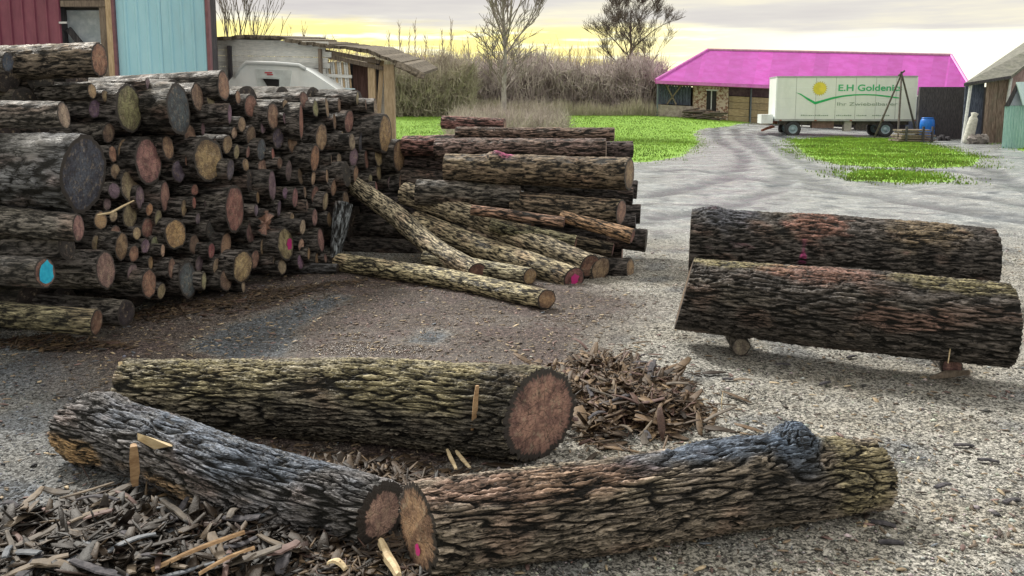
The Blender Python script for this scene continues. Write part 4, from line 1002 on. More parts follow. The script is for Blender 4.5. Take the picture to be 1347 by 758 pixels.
# slatted pale panel leaning
sp_pan = thing('slatted_panel', 'pale slatted panel leaning inside the timber shed', 'panel', (xa(445, YS), YS - .3, 0))
for i in range(13):
    px = 424 + i * 2.9
    MB().beam(at(px, 82, YS - .15), at(px + 4, 128, YS - .3), .034, .02, (0, 1, 0)).build('slat', PLANKW if i % 3 else TIMBER, sp_pan)
MB().beam(at(422, 99, YS - .27), at(463, 101, YS - .27), .02, .06).build('rail', PLANKW, sp_pan)
MB().beam(at(428, 118, YS - .33), at(467, 120, YS - .33), .02, .10).build('rail', simple('light_blue_rail', (.45, .56, .62), None, 5, .6), sp_pan)

# white vehicle cab under the shed
YV = 15.6
vh = thing('white_vehicle', 'white sloping vehicle body with a small dark opening, parked before the timber shed', 'vehicle', (xa(350, YV), YV, 0))
outl = [(292, 140), (300, 108), (313, 92), (322, 84), (395, 87), (412, 97), (448, 121), (452, 140)]
MB().prism([at(x_, y_, YV) for x_, y_ in outl], (0, 1.3, 0)).build('body', WHITEP, vh)
MB().tube([at(x_, y_, YV - .02) for x_, y_ in [(308, 101), (315, 90), (324, 82.5), (360, 83.5), (393, 86), (402, 91)]], .035, 6).build('roof_rim', WHITEP, vh, True)
MB().prism([at(x_, y_, YV - .012) for x_, y_ in [(336, 91), (384, 93), (380, 122), (340, 122)]], (0, .02, 0)).build('panel', simple('dull_white_panel', (.52, .57, .58), None, 5, .5), vh)
MB().prism([at(x_, y_, YV - .022) for x_, y_ in [(345, 103), (367, 104), (367, 116), (352, 114)]], (0, .02, 0)).build('opening', BLACKM, vh)
MB().prism([at(x_, y_, YV - .024) for x_, y_ in [(344, 101), (368, 102.5), (368, 104.5), (344, 103.5)]], (0, -.06, 0)).build('sill', simple('grey_sill', (.4, .45, .46), None, 5, .5), vh)
for (x_, y_, w_) in ((348, 95, 10), (351, 97.5, 8)):
    MB().prism([at(x_, y_, YV - .026), at(x_ + w_, y_, YV - .026), at(x_ + w_, y_ + 1.6, YV - .026), at(x_, y_ + 1.6, YV - .026)], (0, .004, 0)).build('emblem', REDP, vh)
for px in (318, 430):
    c_ = Vector((xa(px, YV), YV - .03, .38)); MB().tube([c_, c_ + Vector((0, .25, 0))], .36, 20).build('wheel', TYRE, vh)

# ------------------------------------------------------------------ barn with magenta roof
bn = thing('barn', 'long low barn with a bright magenta hipped roof at the back of the yard', 'barn', (18, 60, 0))
eL, eR = at(862, 106, 60), at(1281, 123, 57)
rL, rR = at(931, 66, 65.5), at(1251, 73, 62.5)
dvec = (eR - eL).normalized(); back = Vector((-dvec.y, dvec.x, 0)).normalized() * 11
bL, bR = eL + back, eR + back
def roofface(pts, name, th=.10):
    n_ = (pts[1] - pts[0]).cross(pts[2] - pts[0]).normalized(); n_ = n_ if n_.z > 0 else -n_
    MB().prism([p + n_ * .0 for p in pts], -n_ * th).build(name, MAGENTA, bn)
hipl, hipr = .15, .915
TS = sorted(list(np.linspace(0, 1, 23)) + [hipl, hipr])
for i in range(len(TS) - 1):
    a, b_ = TS[i], TS[i + 1]
    def rp(t_): 
        return rL.lerp(rR, t_)
    # lower edge uniformly split, upper edge clipped to the hips
    p0, p1 = eL.lerp(eR, a), eL.lerp(eR, b_)
    def top(t_):
        if t_ < hipl: return eL.lerp(rL, t_ / hipl)
        if t_ > hipr: return eR.lerp(rR, (1 - t_) / (1 - hipr))
        return rL.lerp(rR, (t_ - hipl) / (hipr - hipl))
    q0, q1 = top(a), top(b_)
    pts = [p0, p1, q1, q0]
    if (q0 - p0).length < .01: pts = [p0, p1, q1]
    if (q1 - p1).length < .01: pts = [p0, p1, q0]
    n_ = Vector((0, -.5, .8)).normalized()
    MB().prism([p + n_ * (.002 * (i % 2)) for p in pts], (0, 0, -.06)).build('roof_panel', MAGENTA, bn)
MB().prism([eL, rL, bL], (0, 0, -.06)).build('roof_hip', MAGENTA, bn)
MB().prism([eR, bR, rR], (0, 0, -.06)).build('roof_hip', MAGENTA, bn)
MB().prism([bL, rL, rR, bR], (0, 0, -.06)).build('roof_back', MAGENTA, bn)
for a, b_ in ((rL, rR), (eL, rL), (eR, rR)):
    MB().tube([a + Vector((0, 0, .03)), b_ + Vector((0, 0, .03))], .10, 6).build('ridge_cap', simple('dull_ridge', (.38, .22, .30), None, 4, .7) if a is rL else MAG_E, bn)
MB().beam(eL + Vector((0, -.06, -.10)), eR + Vector((0, -.06, -.10)), .10, .22).build('eave_fascia', MAG_E, bn)
def base_z(p): return float(rise(np.array([p.x]), np.array([p.y]))[0]) - .15
def on_wall(t_, off=0.0): 
    p = eL.lerp(eR, t_) + Vector((0, .7 + off, 0)); return p
def wall_seg(t0, t1, z0f, z1f, mat, name, off=0.0, th=.15, parent=bn):
    p0, p1 = on_wall(t0, off), on_wall(t1, off); b0, b1 = base_z(p0), base_z(p1)
    h0, h1 = p0.z - .18 - b0, p1.z - .18 - b1
    return MB().prism([Vector((p0.x, p0.y, b0 + h0 * z0f)), Vector((p1.x, p1.y, b1 + h1 * z0f)), Vector((p1.x, p1.y, b1 + h1 * z1f)), Vector((p0.x, p0.y, b0 + h0 * z1f))], (0, th, 0)).build(name, mat, parent)
def tpx(px): return (px - 862) / (1281 - 862)
wall_seg(tpx(866), tpx(1278), 0, .99, DARKWOOD, 'rear_wall', 4.5)
for i in range(12):
    a = tpx(869 + i * 3.9); wall_seg(a, a + .008, .42, .97, BLUEDARK, 'board', .25, .05)
wall_seg(tpx(868), tpx(918), 0, .40, simple('low_block_wall', (.25, .21, .20), (.40, .35, .33), 5, .9), 'low_wall', .0)
# brick pier: window opening framed by four wall pieces
for (a, b_, z0, z1) in ((918, 936, 0, .98), (950, 966, 0, .98), (936, 950, 0, .30), (936, 950, .88, .98)):
    wall_seg(tpx(a), tpx(b_), z0, z1, BRICKP, 'brick_wall', .003 * (a == 936), .3)
wall_seg(tpx(936), tpx(950), .30, .88, BLACKM, 'window', .12, .03)
wall_seg(tpx(942.3), tpx(943.7), .30, .88, WHITEPOST, 'window_frame', .06, .05)
wall_seg(tpx(935.2), tpx(950.8), .86, .90, WHITEPOST, 'window_frame', -.03, .05)
for k_, (z0, z1) in enumerate(((0.03, .2), (.21, .40), (.41, .58), (.59, .74))):
    wall_seg(tpx(967), tpx(995), z0, z1, TANB, 'board', .05 + .02 * (k_ % 2), .06)
    wall_seg(tpx(996.5), tpx(1022), z0, z1, TANB, 'board', .08 - .02 * (k_ % 2), .06)
wall_seg(tpx(966), tpx(1024), .76, .98, simple('purple_dark_board', (.07, .04, .055), (.12, .08, .09), 5, .8), 'board', .3, .05)
for i in range(13):
    a = 1205 + i * 5.4
    wall_seg(tpx(a), tpx(a + 5.0), 0, .98 - random.uniform(0, .05), BLUEDARK, 'board', .2 + .03 * (i % 2), .05)
for px in (867, 995.7, 1100, 1268): wall_seg(tpx(px), tpx(px + 1.6), 0, 1.0, simple('grey_blue_post', (.12, .15, .18), None, 5, .7), 'post', -.1, .15)
for a, b_ in ((882, 902), (895, 880)):
    p0, p1 = on_wall(tpx(a), .2), on_wall(tpx(b_), .2); MB().beam((p0.x, p0.y, base_z(p0) + 1), (p1.x, p1.y, p1.z - .2), .12, .1).build('brace', OLDWOOD, bn)
# piled junk in front of low wall
b = MB()
for i in range(40):
    px = random.uniform(895, 938); p0 = on_wall(tpx(px), -1.2 + random.uniform(-.5, .5)); z_ = base_z(p0) + .15 + random.uniform(0, .5)
    an = random.uniform(-.5, .5); b.tube([(p0.x, p0.y, z_), (p0.x + 1.2 * math.cos(an), p0.y, z_ + 1.2 * math.sin(an) * .4)], .05, 5)
tag(b.build('brushwood', TWIG_D), 'dark pile of brushwood leaning by the barn wall', 'brushwood', kind='stuff')

# ------------------------------------------------------------------ trailer
YT = 48.0
def tx(px): return at(px, 137, YT).x
def tz(py): return at(673, py, YT).z
tr = thing('box_trailer', 'white box trailer with green and yellow farm logo parked before the magenta barn', 'trailer', (tx(1115), YT, 0))
bx0, bx1, bz0, bz1 = tx(1023.5), tx(1200.5), tz(157.5), tz(101)
NPN = 8
MB().box((bx0, YT, bz0), (bx1, YT + 2.4, bz1)).build('box_body', BODYP, tr)
for i in range(3):
    zz_ = bz0 + (bz1 - bz0) * (i + 1) / 4; MB().box((bx0 + .03, YT - .004, zz_ - .008), (bx1 - .03, YT + .01, zz_ + .008)).build('seam', WHITEP, tr)
GT = simple('grey_trim', (.33, .35, .36), (.42, .44, .45), 4, .5)
MB().box((bx0 - .02, YT - .03, bz1 - .04), (bx1 + .02, YT + 2.43, bz1 + .04)).build('top_rail', GT, tr)
MB().box((bx0 - .02, YT - .03, bz0 - .08), (bx1 + .02, YT + 2.43, bz0 + .03)).build('bottom_rail', GT, tr)
for i in range(1, 7):
    x_ = bx0 + (bx1 - bx0) * i / 7; MB().box((x_ - .012, YT - .006, bz0 + .035), (x_ + .012, YT + .01, bz1 - .045)).build('vertical_seam', GT, tr)
for px in (1030, 1075, 1120, 1160, 1200): MB().box((tx(px) - .06, YT - .05, bz0 - .07), (tx(px) + .06, YT - .031, bz0 - .02)).build('marker_light', RUST, tr)
for x_ in (bx0, bx1): MB().box((x_ - .035, YT - .035, bz0 + .032), (x_ + .035, YT + .03, bz1 - .042)).build('corner_post', WHITEP, tr)
MB().box((bx0 + .2, YT + .35, bz0 - .28), (bx1 - .2, YT + .5, bz0 - .082)).build('chassis_rail', DARKM, tr)
MB().box((bx0 + .2, YT + 1.9, bz0 - .28), (bx1 - .2, YT + 2.05, bz0 - .082)).build('chassis_rail', RUST, tr)
for px in (1047, 1165):
    for yy_ in (YT + .05, YT + 2.1):
        c_ = Vector((tx(px), yy_, .43))
        wh = thing('wheel', '', '', (0, 0, 0)); del wh['label']; del wh['category']; wh.parent = tr; wh.location = c_ - Vector(tr.location)
        # torus-like tyre
        m_ = MB(); n_ = 24
        prof = [(.24, 0.0), (.30, -.03), (.40, -.02), (.43, .04), (.43, .2), (.40, .26), (.24, .26)]
        vs = [(c_.x + r_ * math.cos(2 * math.pi * k_ / n_), c_.y + d_, c_.z + r_ * math.sin(2 * math.pi * k_ / n_)) for k_ in range(n_) for (r_, d_) in prof]
        q_ = len(prof); fs = [(k_ * q_ + j, ((k_ + 1) % n_) * q_ + j, ((k_ + 1) % n_) * q_ + j + 1, k_ * q_ + j + 1) for k_ in range(n_) for j in range(q_ - 1)]
        m_.add(vs, fs).build('tyre', TYRE, wh, True)
        m_ = MB(); prof = [(.25, .005), (.22, -.01), (.19, .06), (.10, .05), (.09, -.02), (.0, -.02)]
        vs = [(c_.x + r_ * math.cos(2 * math.pi * k_ / n_), c_.y + d_, c_.z + r_ * math.sin(2 * math.pi * k_ / n_)) for k_ in range(n_) for (r_, d_) in prof]
        q_ = len(prof); fs = [(k_ * q_ + j, ((k_ + 1) % n_) * q_ + j, ((k_ + 1) % n_) * q_ + j + 1, k_ * q_ + j + 1) for k_ in range(n_) for j in range(q_ - 1)]
        m_.add(vs, fs).build('rim', RIM, wh, True)
    MB().box((tx(px) - .06, YT + .3, .37), (tx(px) + .06, YT + 2.1, .49)).build('axle', DARKM, tr)
    MB().tube([(tx(px) + .52 * math.cos(R(a_)), YT + .15, .43 + .52 * math.sin(R(a_))) for a_ in range(20, 161, 20)], .03, 5).build('mudguard', DARKM, tr)
    MB().box((tx(px) - .4, YT + .3, .55), (tx(px) + .4, YT + .4, .63)).build('leaf_spring', DARKM, tr)
MB().box((tx(1113), YT + .1, .32), (tx(1122), YT + .6, bz0 - .09)).build('support_leg', simple('pale_grey_metal', (.4, .38, .37), None, 6, .6), tr)
MB().box((tx(1072), YT + .2, .50), (tx(1100), YT + .7, bz0 - .09)).build('tool_box', simple('rusty_box', (.16, .10, .09), (.25, .16, .14), 6, .7), tr)
MB().box((tx(1128), YT + .2, .40), (tx(1142), YT + .6, bz0 - .09)).build('spare_wheel_box', DARKM, tr)
MB().beam((tx(1026), YT + .8, .55), (tx(1010), YT + .8, .35), .12, .10).build('drawbar', RUST, tr)
MB().beam((tx(1026), YT + 1.6, .55), (tx(1010), YT + .9, .33), .12, .10).build('drawbar', RUST, tr)
MB().box((tx(1006), YT + .2, tz(163)), (tx(1021), YT + 1.6, tz(151))).build('cooling_unit', WHITEP, tr)
# print: sun, swoosh, lettering
def on_side(pts, yoff=.012): return [(tx(x_), YT - yoff, tz(y_)) for x_, y_ in pts]
n_ = 32
m_ = MB(); c_ = (1078.7, 116.5)
m_.prism(on_side([(c_[0] + 8.2 * math.cos(2 * math.pi * k_ / n_), c_[1] + 8.2 * math.sin(2 * math.pi * k_ / n_)) for k_ in range(n_)], .010), (0, .004, 0)).build('sun_emblem', YELP, tr)
ray_m = MB()
for k_ in range(20):
    a_ = 2 * math.pi * k_ / 20
    ray_m.prism(on_side([(c_[0] + rr_ * math.cos(a_ + da), c_[1] + rr_ * math.sin(a_ + da)) for rr_, da in ((8.4, -.09), (10.2, 0), (8.4, .09))], .010), (0, .004, 0))
ray_m.build('sun_rays', YELP, tr)
up_ = [(1048, 121.5), (1055, 123.5), (1064, 129), (1073.5, 134.0), (1083, 131.5), (1095, 128), (1108, 125.6), (1122, 124.2), (1136, 123.9), (1150, 124.4), (1164, 126), (1174, 127.5), (1182, 129)]
lo_ = [(1182, 129.8), (1174, 129.2), (1164, 127.8), (1150, 126.0), (1136, 125.4), (1122, 125.9), (1108, 127.6), (1095, 130.6), (1083, 134.5), (1073.5, 137.5), (1064, 131.8), (1055, 125.2)]
m_ = MB(); U_ = on_side(up_, .016); L_ = on_side(lo_[::-1], .016)
L_ = [U_[0]] + L_
m_.add([*U_, *L_], [(i, i + 1, len(U_) + i + 1, len(U_) + i) for i in range(len(U_) - 1)]).build('green_swoosh', GREENP, tr)
def lettering(txt, px, py_base, h_px, mat, name, sx=1.0, bold=0.0, width=None):
    cu = bpy.data.curves.new(name, 'FONT'); cu.body = txt; cu.size = 1.0; cu.offset = bold; cu.extrude = .002
    to = bpy.data.objects.new('tmp', cu); C.objects.link(to); bpy.context.view_layer.update()
    me = bpy.data.meshes.new_from_object(to.evaluated_get(bpy.context.evaluated_depsgraph_get())); bpy.data.objects.remove(to)
    co = np.empty(len(me.vertices) * 3, np.float32); me.vertices.foreach_get('co', co); co = co.reshape(-1, 3)
    k_ = h_px * YT / F / .70
    wd = co[:, 0].max(); kx_ = k_ * sx if width is None else width * YT / F / wd
    out = np.stack([tx(px) - tr.location.x + co[:, 0] * kx_, co[:, 2] * .5 - .014, tz(py_base) + co[:, 1] * k_], 1)
    me.vertices.foreach_set('co', out.astype(np.float32).ravel()); me.materials.clear(); me.materials.append(mat); me.update()
    return link(name, me, tr)
lettering('E.H Goldenits', 1101.5, 119.6, 8.0, GREENT, 'lettering', bold=.02, width=80)
lettering('Ihr Zwiebelbauer', 1101, 139.0, 4.2, GREYP, 'lettering', width=76)
m_ = MB()
for (a_, b_) in ((1056, 1090), (1101, 1106), (1108, 1121), (1127, 1139), (1147, 1157), (1159, 1168)):
    x_ = a_
    while x_ < b_:
        w_ = random.uniform(1.0, 2.2); hh_ = random.uniform(.7, 1.5)
        m_.prism(on_side([(x_, 152.6), (x_ + w_, 152.6), (x_ + w_, 152.6 - hh_), (x_, 152.6 - hh_)], .012), (0, .004, 0)); x_ += w_ + .7
m_.build('fine_print', GREYP, tr)

tr.rotation_euler.z = -R(7)
# tripod of poles
tp = thing('pole_tripod', 'tripod of dark wooden poles standing before the white trailer', 'tripod', (at(1185, 137, 45.5).x, 45.5, 0))
apx = at(1186, 97, 45.6)
for (fx, fy, ff) in ((1150, 180, 46.4), (1181, 184, 44.6), (1207, 181, 46.4)):
    f_ = at(fx, fy, ff); f_.z = 0
    MB().tube([f_, apx + (apx - f_) * .03], [.055, .045], 6).build('pole', DARKM, tp)
MB().tube([apx + Vector((-.15, 0, -.1)), apx + Vector((.15, 0, .15))], .05, 6).build('lashing', DARKM, tp)
# timber stack / crate cart
kt = thing('timber_cradle', 'low grey timber cradle stacked with boards on the grass beside the blue barrel', 'timber cradle', (at(1204, 137, 42).x, 42, 0))
def kx(px): return at(px, 137, 42).x
for i, (z_, x0_, x1_) in enumerate([(.05, 1180, 1229), (.16, 1184, 1226), (.27, 1183, 1229), (.40, 1187, 1224), (.52, 1184, 1222)]):
    for j in range(3):
        MB().box((kx(x0_ + random.uniform(-1, 1)), 41.6 + j * .38, z_), (kx(x1_ + random.uniform(-1, 1)), 41.92 + j * .38, z_ + .075)).build('board', OLDWOOD if (i + j) % 2 else simple('pale_grey_board', (.33, .28, .27), (.5, .45, .44), 8, .8, .3, .01, (.5, 4, 4)) if i + j == 3 else MATS.get('pale_grey_board', OLDWOOD), kt)
for px in (1188, 1210, 1222): MB().box((kx(px), 41.5, 0), (kx(px + 2.4), 41.59, .75)).build('post', DARKWOOD, kt)
b = MB(); p0 = at(1240, 187, 43.5)
for i in range(5): b.box((p0.x - .3 + i * .13, 43.4 + .1 * (i % 2), 0), (p0.x - .2 + i * .13, 43.8, .12 + .08 * (i % 3)), .02)
tag(b.build('wood_offcuts', DARKWOOD), 'small dark heap of offcuts right of the timber cradle', 'offcuts')

# blue barrel
YBr = 45.0
br_ = thing('barrel', 'bright blue plastic barrel with lid beside the trailer', 'barrel', (at(1221.5, 137, YBr).x, YBr, 0))
c_ = Vector(br_.location)
m_ = MB(); zs = [0.1, .12, .3, .5, .52, .56, .58, .8, .98, 1.05, 1.08]; rs_ = [.27, .33, .355, .36, .34, .34, .36, .355, .33, .28, .26]
m_.tube([c_ + Vector((0, 0, z_)) for z_ in zs], rs_, 24).build('drum', BARREL, br_, True)
MB().tube([c_ + Vector((0, 0, z_)) for z_ in (1.05, 1.11, 1.12)], [.29, .29, .2], 24).build('lid', BARREL, br_, True)
MB().box((c_.x - .4, YBr - .35, 0), (c_.x + .4, YBr + .35, .099)).build('stand_board', simple('pale_cyan_board', (.35, .5, .55), None, 5, .6), br_)

# ------------------------------------------------------------------ grey-roofed barn at right
YG = 41.0
gb_ = thing('grey_roofed_barn', 'old board barn with a sagging grey roof at the right edge', 'barn', (at(1300, 137, YG).x, YG, 0))
def rx(px, Y_=YG): return at(px, 137, Y_).x
fl, fr = at(1270, 109, YG), at(1327, 101, YG)
# main roof slope, rising back and right
MB().prism([at(1268, 110, YG - .4), at(1330, 100, YG - .4), at(1350, 84, YG - .2), at(1400, 40, YG + 3), at(1347, 56, YG + 6)], (0, 0, -.14)).build('roof', GREYROOF, gb_)
MB().prism([at(1347, 56, YG + 6) + Vector((0, .02, 0)), at(1400, 40, YG + 3), at(1560, 40, YG + 3), at(1560, 70, YG + 9)], (0, 0, -.14)).build('roof', GREYROOF, gb_)
MB().beam(at(1269, 111, YG - .42), at(1329, 101.5, YG - .42), .10, .12).build('eave_board', DARKWOOD, gb_)
MB().box((rx(1268), YG + 4.5, 0), (rx(1500), YG + 4.7, za(112, YG))).build('rear_wall', DARKWOOD, gb_)
px = 1273.0
MB().prism([(rx(1272), YG + .25, 0), (rx(1297), YG + .25, 0), (rx(1297), YG + .25, za(108, YG)), (rx(1272), YG + .25, za(110, YG))], (0, .04, 0)).build('dark_door', BLUEDARK, gb_)
px = 1296.5
while px < 1326:
    wdt = random.uniform(4.2, 6.2); zt_ = za(107 - (px - 1296) * .15, YG)
    MB().box((rx(px), YG + random.uniform(-.02, .03), 0), (rx(min(px + wdt, 1327)) - .012, YG + .07, zt_)).build('board', BROWNB, gb_); px += wdt
MB().tube([(rx(1265.5), YG - .3, 0), (rx(1271.5), YG - .25, za(112, YG))], .075, 8).build('post', WHITEPOST, gb_)
MB().tube([(rx(1321), YG - .25, za(135, YG)), (rx(1323.5), YG - .25, za(103, YG))], .07, 8).build('downpipe', WHITEPOST, gb_)
# gable wing wall at right
MB().prism([(rx(1327.5), YG - .1, 0), (rx(1500), YG - .1, 0), at(1500, 50, YG - .1), at(1400, 50, YG - .1), at(1350, 86, YG - .1), at(1330, 101, YG - .1)], (0, .1, 0)).build('gable_wall', simple('purplish_gable', (.20, .14, .14), (.32, .24, .24), 6, .85, .3, .01, (3, 3, .5)), gb_)
# turquoise lean-to
YQ = 36.0
tq = thing('turquoise_shed', 'small turquoise corrugated shed with a little gable at the right edge', 'shed', (rx(1345, YQ), YQ, 0))
xq = rx(1322, YQ)
for i in range(8):
    x0_ = xq + i * .34
    sheet(x0_, x0_ + .335, 0, za(139, YQ) + .004 * (i % 2), YQ, .11, .03, TURQ, 'metal_panel', tq, .4)
MB().prism([(xq + .05, YQ + .02, 0), (xq + 3, YQ + .02, 0), (xq + 5.5, YQ + 2.5, 0), (xq + 2.2, YQ + 2.5, 0)], (0, 0, za(141, YQ))).build('wall', DARKWOOD, tq)
MB().prism([at(1321, 140, YQ - .1), at(1338, 108, YQ - .1), at(1341, 110, YQ - .1), at(1327, 140, YQ - .1)], (1.9, 2.0, 0)).build('roof_edge', DARKWOOD, tq)
MB().prism([at(1327, 139.5, YQ + .0), at(1339.5, 114, YQ + .0), at(1400, 114, YQ + .0), at(1400, 139.5, YQ + .0)], (0, .05, 0)).build('gable_panel', simple('grey_lilac_panel', (.30, .33, .42), (.36, .40, .5), 4, .6), tq)
MB().prism([at(1337, 108, YQ - .12), at(1420, 106, YQ - .12), at(1420, 138, YQ - .3), at(1346, 138, YQ - .3)], (0, .04, -.03)).build('roof', simple('pale_blue_roof', (.45, .60, .66), (.55, .70, .74), 4, .5), tq)
# greenish rubbish / sack
sk = MB(); p0 = at(1276, 137, YG - .7)
zs = [0, .06, .25, .6, .9, 1.15, 1.25, 1.38, 1.42]; rs_ = [.15, .21, .24, .22, .21, .19, .12, .17, .05]
sk.tube([(p0.x + .18 * z_, YG - .7, z_) for z_ in zs], rs_, 12)
tag(sk.build('sack', SACK, None, True), 'dirty white sack standing by the dark barn doorway', 'sack')
b = MB()
for i in range(7):
    x_ = rx(1281 + i * 3.4, YG - .9); b.tube([(x_, YG - .9 + random.uniform(-.2, .2), z_) for z_ in (0, .15, .32, .42)], [.16, .22, .18, .05], 7)
tag(b.build('rubble_sacks', simple('grey_rubble', (.22, .20, .19), (.36, .33, .32), 7, .9)), 'low row of grey rubble heaps along the brown barn wall', 'rubble')
b = MB()
for i in range(500):
    px = random.uniform(1212, 1268); Y_ = random.uniform(50, 54); c_ = Vector((rx(px, Y_), Y_, 0)); a_ = random.gauss(0, .4); l_ = random.uniform(.2, .6)
    b.tube([c_, c_ + Vector((l_ * math.sin(a_), 0, l_ * math.cos(a_)))], [.012, .004], 3, False)
tag(b.build('dry_weeds', simple('dry_weed', (.25, .24, .12), (.38, .36, .2), 6, .9)), 'dry weeds growing along the dark barn wall', 'weeds', kind='stuff')

# ------------------------------------------------------------------ bare trees and scrub
def grow(mb, p, d, L_, r_, lev, rg, spread, up=.25, nseg=3, kids=4, twig=None, minr=.008, ns=5):
    pts = [p]; rs_ = [r_]; q = Vector(p); dd = Vector(d).normalized()
    for i in range(nseg):
        dd = (dd + Vector((rg.gauss(0, .12), rg.gauss(0, .12), rg.gauss(0, .06) + up * .12))).normalized()
        q = q + dd * (L_ / nseg); pts.append(q.copy()); rs_.append(max(minr, r_ * (1 - .62 * (i + 1) / nseg)))
    (twig if (twig is not None and lev < 99 and r_ < .05) else mb).tube(pts, rs_, ns if r_ > .05 else 3, False)
    if lev <= 0: return
    for k_ in range(kids):
        t_ = rg.uniform(.3, 1.0); i = min(nseg - 1, int(t_ * nseg)); fr_ = t_ * nseg - i
        s_ = Vector(pts[i]).lerp(Vector(pts[i + 1]), min(1, fr_)); rl_ = rs_[i] * .58
        a_ = rg.uniform(0, 2 * math.pi); side = Vector((math.cos(a_), math.sin(a_), 0))
        nd = (dd * math.cos(spread) + side * math.sin(spread) + Vector((0, 0, up * .5))).normalized()
        grow(mb, s_, nd, L_ * rg.uniform(.5, .72), max(minr, rl_), lev - 1, rg, spread, up, nseg, kids, twig, minr, ns)
def bare_tree(base, H, r0, label, seed, forks, spread, mat_t, mat_c, kids=4, lev=3, trunk_top=.6, up=.35, group=None, lowtwigs=0, minr=.01, blen=.4):
    rg = random.Random(seed); root = thing('bare_tree', label, 'tree', base, group)
    tm, cm = MB(), MB(); pts = []; rs_ = []; b0 = Vector(base)
    nT = 8
    for i in range(nT + 1):
        t_ = i / nT; pts.append(b0 + Vector((rg.gauss(0, .012) * H * t_, rg.gauss(0, .01) * H * t_, H * t_ * .98 - .1))); rs_.append(max(minr, r0 * (1 - .9 * t_)))
    tm.tube(pts, rs_, 8, False)
    for k_ in range(forks):
        t_ = trunk_top * .55 + (1 - trunk_top * .55) * (k_ + .5) / forks * .9; i = min(nT - 1, int(t_ * nT)); s_ = pts[i].lerp(pts[i + 1], t_ * nT - i)
        a_ = k_ * 2.4 + rg.uniform(-.4, .4); nd = Vector((math.cos(a_) * math.sin(spread), math.sin(a_) * math.sin(spread), math.cos(spread)))
        grow(cm, s_, nd, H * blen * (1.15 - t_ * .6), rs_[i] * .55, lev, rg, spread * .75, up, 3, kids, None, minr)
    for k_ in range(lowtwigs):
        t_ = rg.uniform(.2, .55); i = int(t_ * nT); s_ = pts[i].lerp(pts[i + 1], t_ * nT - i); a_ = rg.uniform(0, 6.28)
        grow(cm, s_, Vector((math.cos(a_), math.sin(a_), .8)), H * .17, r0 * .16, 2, rg, .6, .3, 3, 4, None, minr)
    tm.build('trunk', mat_t, root, True); cm.build('crown', mat_c, root)
    return root
def gb3(px, Y_): 
    x_ = at(px, 137, Y_).x; return (x_, Y_, float(rise(np.array([x_]), np.array([Y_]))[0]))
bare_tree(gb3(663, 52), 9.6, .17, 'tall slender bare tree with pale trunk rising behind the middle pile', 5, 22, .55, PALEB, TWIG, kids=5, lev=3, trunk_top=.80, up=.6, lowtwigs=30, minr=.015, blen=.42)
bare_tree(gb3(828, 76), 9.2, .24, 'bushy round-crowned bare tree left of the magenta barn', 9, 11, .80, TWIG_D, TWIG_D, kids=5, lev=4, trunk_top=.5, up=.3, minr=.009, blen=.38)
for i, (px, Y_, H) in enumerate([(300, 40, 7.4), (322, 42, 7.8), (338, 44, 6.8)]):
    bare_tree(gb3(px, Y_), H, .10, ['leftmost bare tree showing above the timber shed roof', 'middle bare tree showing above the timber shed roof', 'shortest bare tree right of the other two above the shed roof'][i], 30 + i, 6, .4,
              TWIG_D, TWIG_D, kids=3, lev=2, trunk_top=.6, up=.5, minr=.012, group='bare trees behind the timber shed')
# far row of thin bare poplars
xs_t = list(np.linspace(345, 775, 34))
for i, px in enumerate(xs_t):
    rg = random.Random(50 + i); px = px + rg.uniform(-7, 7); Y_ = 150 + rg.uniform(-12, 12)
    topy = 62 + rg.uniform(-14, 12)
    if 510 < px < 600: topy -= 27
    if 385 < px < 412: topy -= 25
    if px > 700: topy = 66 + rg.uniform(-10, 12)
    z1 = at(px, topy, Y_).z; root = thing('poplar', 'thin bare poplar in the hazy row far behind the scrub', 'tree', gb3(px, Y_), 'far row of bare poplars')
    b0 = Vector(root.location); H = z1 - b0.z; tm, cm = MB(), MB()
    tm.tube([b0, b0 + Vector((rg.gauss(0, .2), 0, H * .5)), b0 + Vector((rg.gauss(0, .3), 0, H))], [.16, .11, .03], 5, False)
    for k_ in range(46):
        t_ = rg.uniform(.25, .98); s_ = b0 + Vector((0, 0, H * t_)); a_ = rg.uniform(0, 6.28); l_ = rg.uniform(.8, 2.2) * (1.15 - t_ * .6)
        e_ = s_ + Vector((math.cos(a_) * l_ * .45, math.sin(a_) * l_ * .45, l_)); cm.tube([s_, e_], [.04, .02], 3, False)
    tm.build('trunk', TWIG_F, root); cm.build('crown', TWIG_F, root)

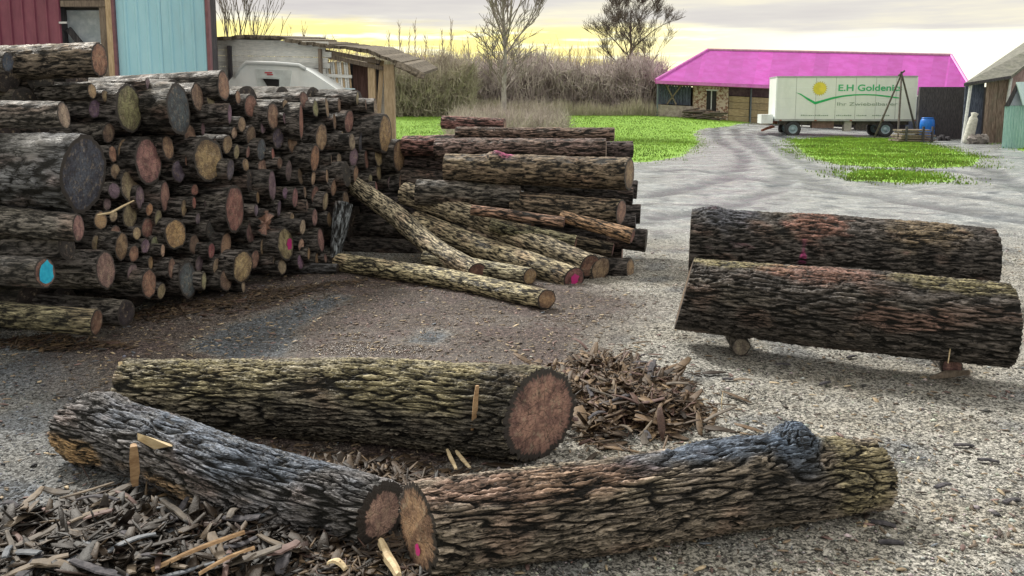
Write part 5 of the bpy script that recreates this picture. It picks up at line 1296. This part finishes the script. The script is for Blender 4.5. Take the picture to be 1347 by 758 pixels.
def twig_mass(name, label, n, xr, yr, hfun, rad_, mat, seed, lean_=.45, seglen=(.5, 1.6)):
    rg = np.random.default_rng(seed)
    x_ = rg.uniform(xr[0], xr[1], n); y_ = rg.uniform(yr[0], yr[1], n)
    h_ = hfun(x_, y_) * rg.uniform(.0, 1, n) ** .9
    L_ = rg.uniform(*seglen, n); a_ = rg.uniform(0, 2 * np.pi, n); ph = np.abs(rg.normal(0, lean_, n))
    d = np.stack([np.sin(ph) * np.cos(a_), np.sin(ph) * np.sin(a_), np.cos(ph)], 1)
    p0 = np.stack([x_, y_, rise(x_, y_) + h_ - .3], 1); p1 = p0 + d * L_[:, None]
    mid_ = (p0 + p1) / 2 + rg.normal(0, .08, (n, 3)) * L_[:, None]
    r0 = rg.uniform(.6, 1.2, n) * rad_
    sd = np.cross(d, np.array([0, .2, 1.0])); sd /= np.linalg.norm(sd, axis=1)[:, None] + 1e-6; s2 = np.cross(d, sd)
    V = []
    for p, k_ in ((p0, 1.0), (mid_, .75), (p1, .3)):
        for an in (0, 2.09, 4.19): V.append(p + (sd * math.cos(an) + s2 * math.sin(an)) * (r0 * k_)[:, None])
    V = np.stack(V, 1).reshape(-1, 3)
    T_ = np.array([(a * 3 + b_, a * 3 + (b_ + 1) % 3, a * 3 + 3 + (b_ + 1) % 3, a * 3 + 3 + b_) for a in range(2) for b_ in range(3)])
    Fx = (T_[None] + (np.arange(n) * 9)[:, None, None]).reshape(-1, 4)
    o = link(name, mesh_np(name, V, Fx, mat)); tag(o, label, 'scrub', kind='stuff'); return o
def hf(lo, hi, f_): return lambda x_, y_: lo + (hi - lo) * (.5 + noise3(np.stack([x_ * f_, y_ * f_, 0 * x_], 1)))
twig_mass('scrub', 'dense grey-brown bare thicket behind the grass and the piles', 42000, (-12, 11.2), (63, 72), hf(3.0, 4.3, .25), .026, simple('scrub_twigs', (.23, .19, .185), (.60, .53, .52), .8, .9), 1, .85, (.4, 1.5))  # twig colours lightened to paint distance haze
twig_mass('scrub', 'taller yellowish brush rising thinly above the thicket', 5500, (-30, 12), (74, 84), hf(3.6, 5.6, .4), .022, simple('scrub_gold', (.46, .34, .16), (.62, .48, .24), 1.2, .9), 2, .3, (.8, 2.2))
twig_mass('scrub', 'paler tangled bushes at the thicket edge near the shed', 9000, (-9.5, -2.5), (59, 62.5), hf(2.4, 4.4, .4), .022, simple('scrub_pale', (.26, .23, .19), (.52, .47, .39), 1.2, .9), 3, .9, (.4, 1.4))
twig_mass('dry_grass', 'pale dry grass fringe at the foot of the thicket', 9000, (-9.5, 10.5), (60.5, 62.5), hf(.3, 1.3, .5), .014, simple('dry_grass', (.42, .38, .30), (.55, .50, .40), 1.2, .9), 4, .3, (.3, .8))
twig_mass('scrub', 'bare hedge continuing left behind the workshop', 5000, (-40, -12), (60, 70), hf(3.6, 5.4, .25), .03, TWIG, 5, .5)
twig_mass('scrub', 'low pale brush directly behind the top of the middle pile', 9000, (-3.4, 3.0), (44, 53), hf(.5, 1.7, .5), .014, simple('scrub_low', (.28, .24, .22), (.58, .52, .47), 1.2, .9), 8, .8, (.3, 1.0))
# low far horizon woods
nf_ = 220; xs2 = np.linspace(-700, 900, nf_); zz2 = 7 + 5 * noise3(np.stack([xs2 * .03, 0 * xs2, 0 * xs2], 1)) + 2 * noise3(np.stack([xs2 * .2, 0 * xs2, 0 * xs2 + 4], 1))
V = np.concatenate([np.stack([xs2, 0 * xs2 + 560, 0 * xs2 - 2], 1), np.stack([xs2, 0 * xs2 + 600, zz2], 1), np.stack([xs2, 0 * xs2 + 720, 0 * xs2 - 2], 1)])
i_ = np.arange(nf_ - 1); fq = np.concatenate([np.stack([i_, i_ + 1, nf_ + i_ + 1, nf_ + i_], 1), np.stack([nf_ + i_, nf_ + i_ + 1, 2 * nf_ + i_ + 1, 2 * nf_ + i_], 1)])
tag(link('far_hills', mesh_np('far_hills', V, fq, simple('far_woods', (.20, .18, .15), (.30, .26, .20), .1, .95), True)), kind='structure')
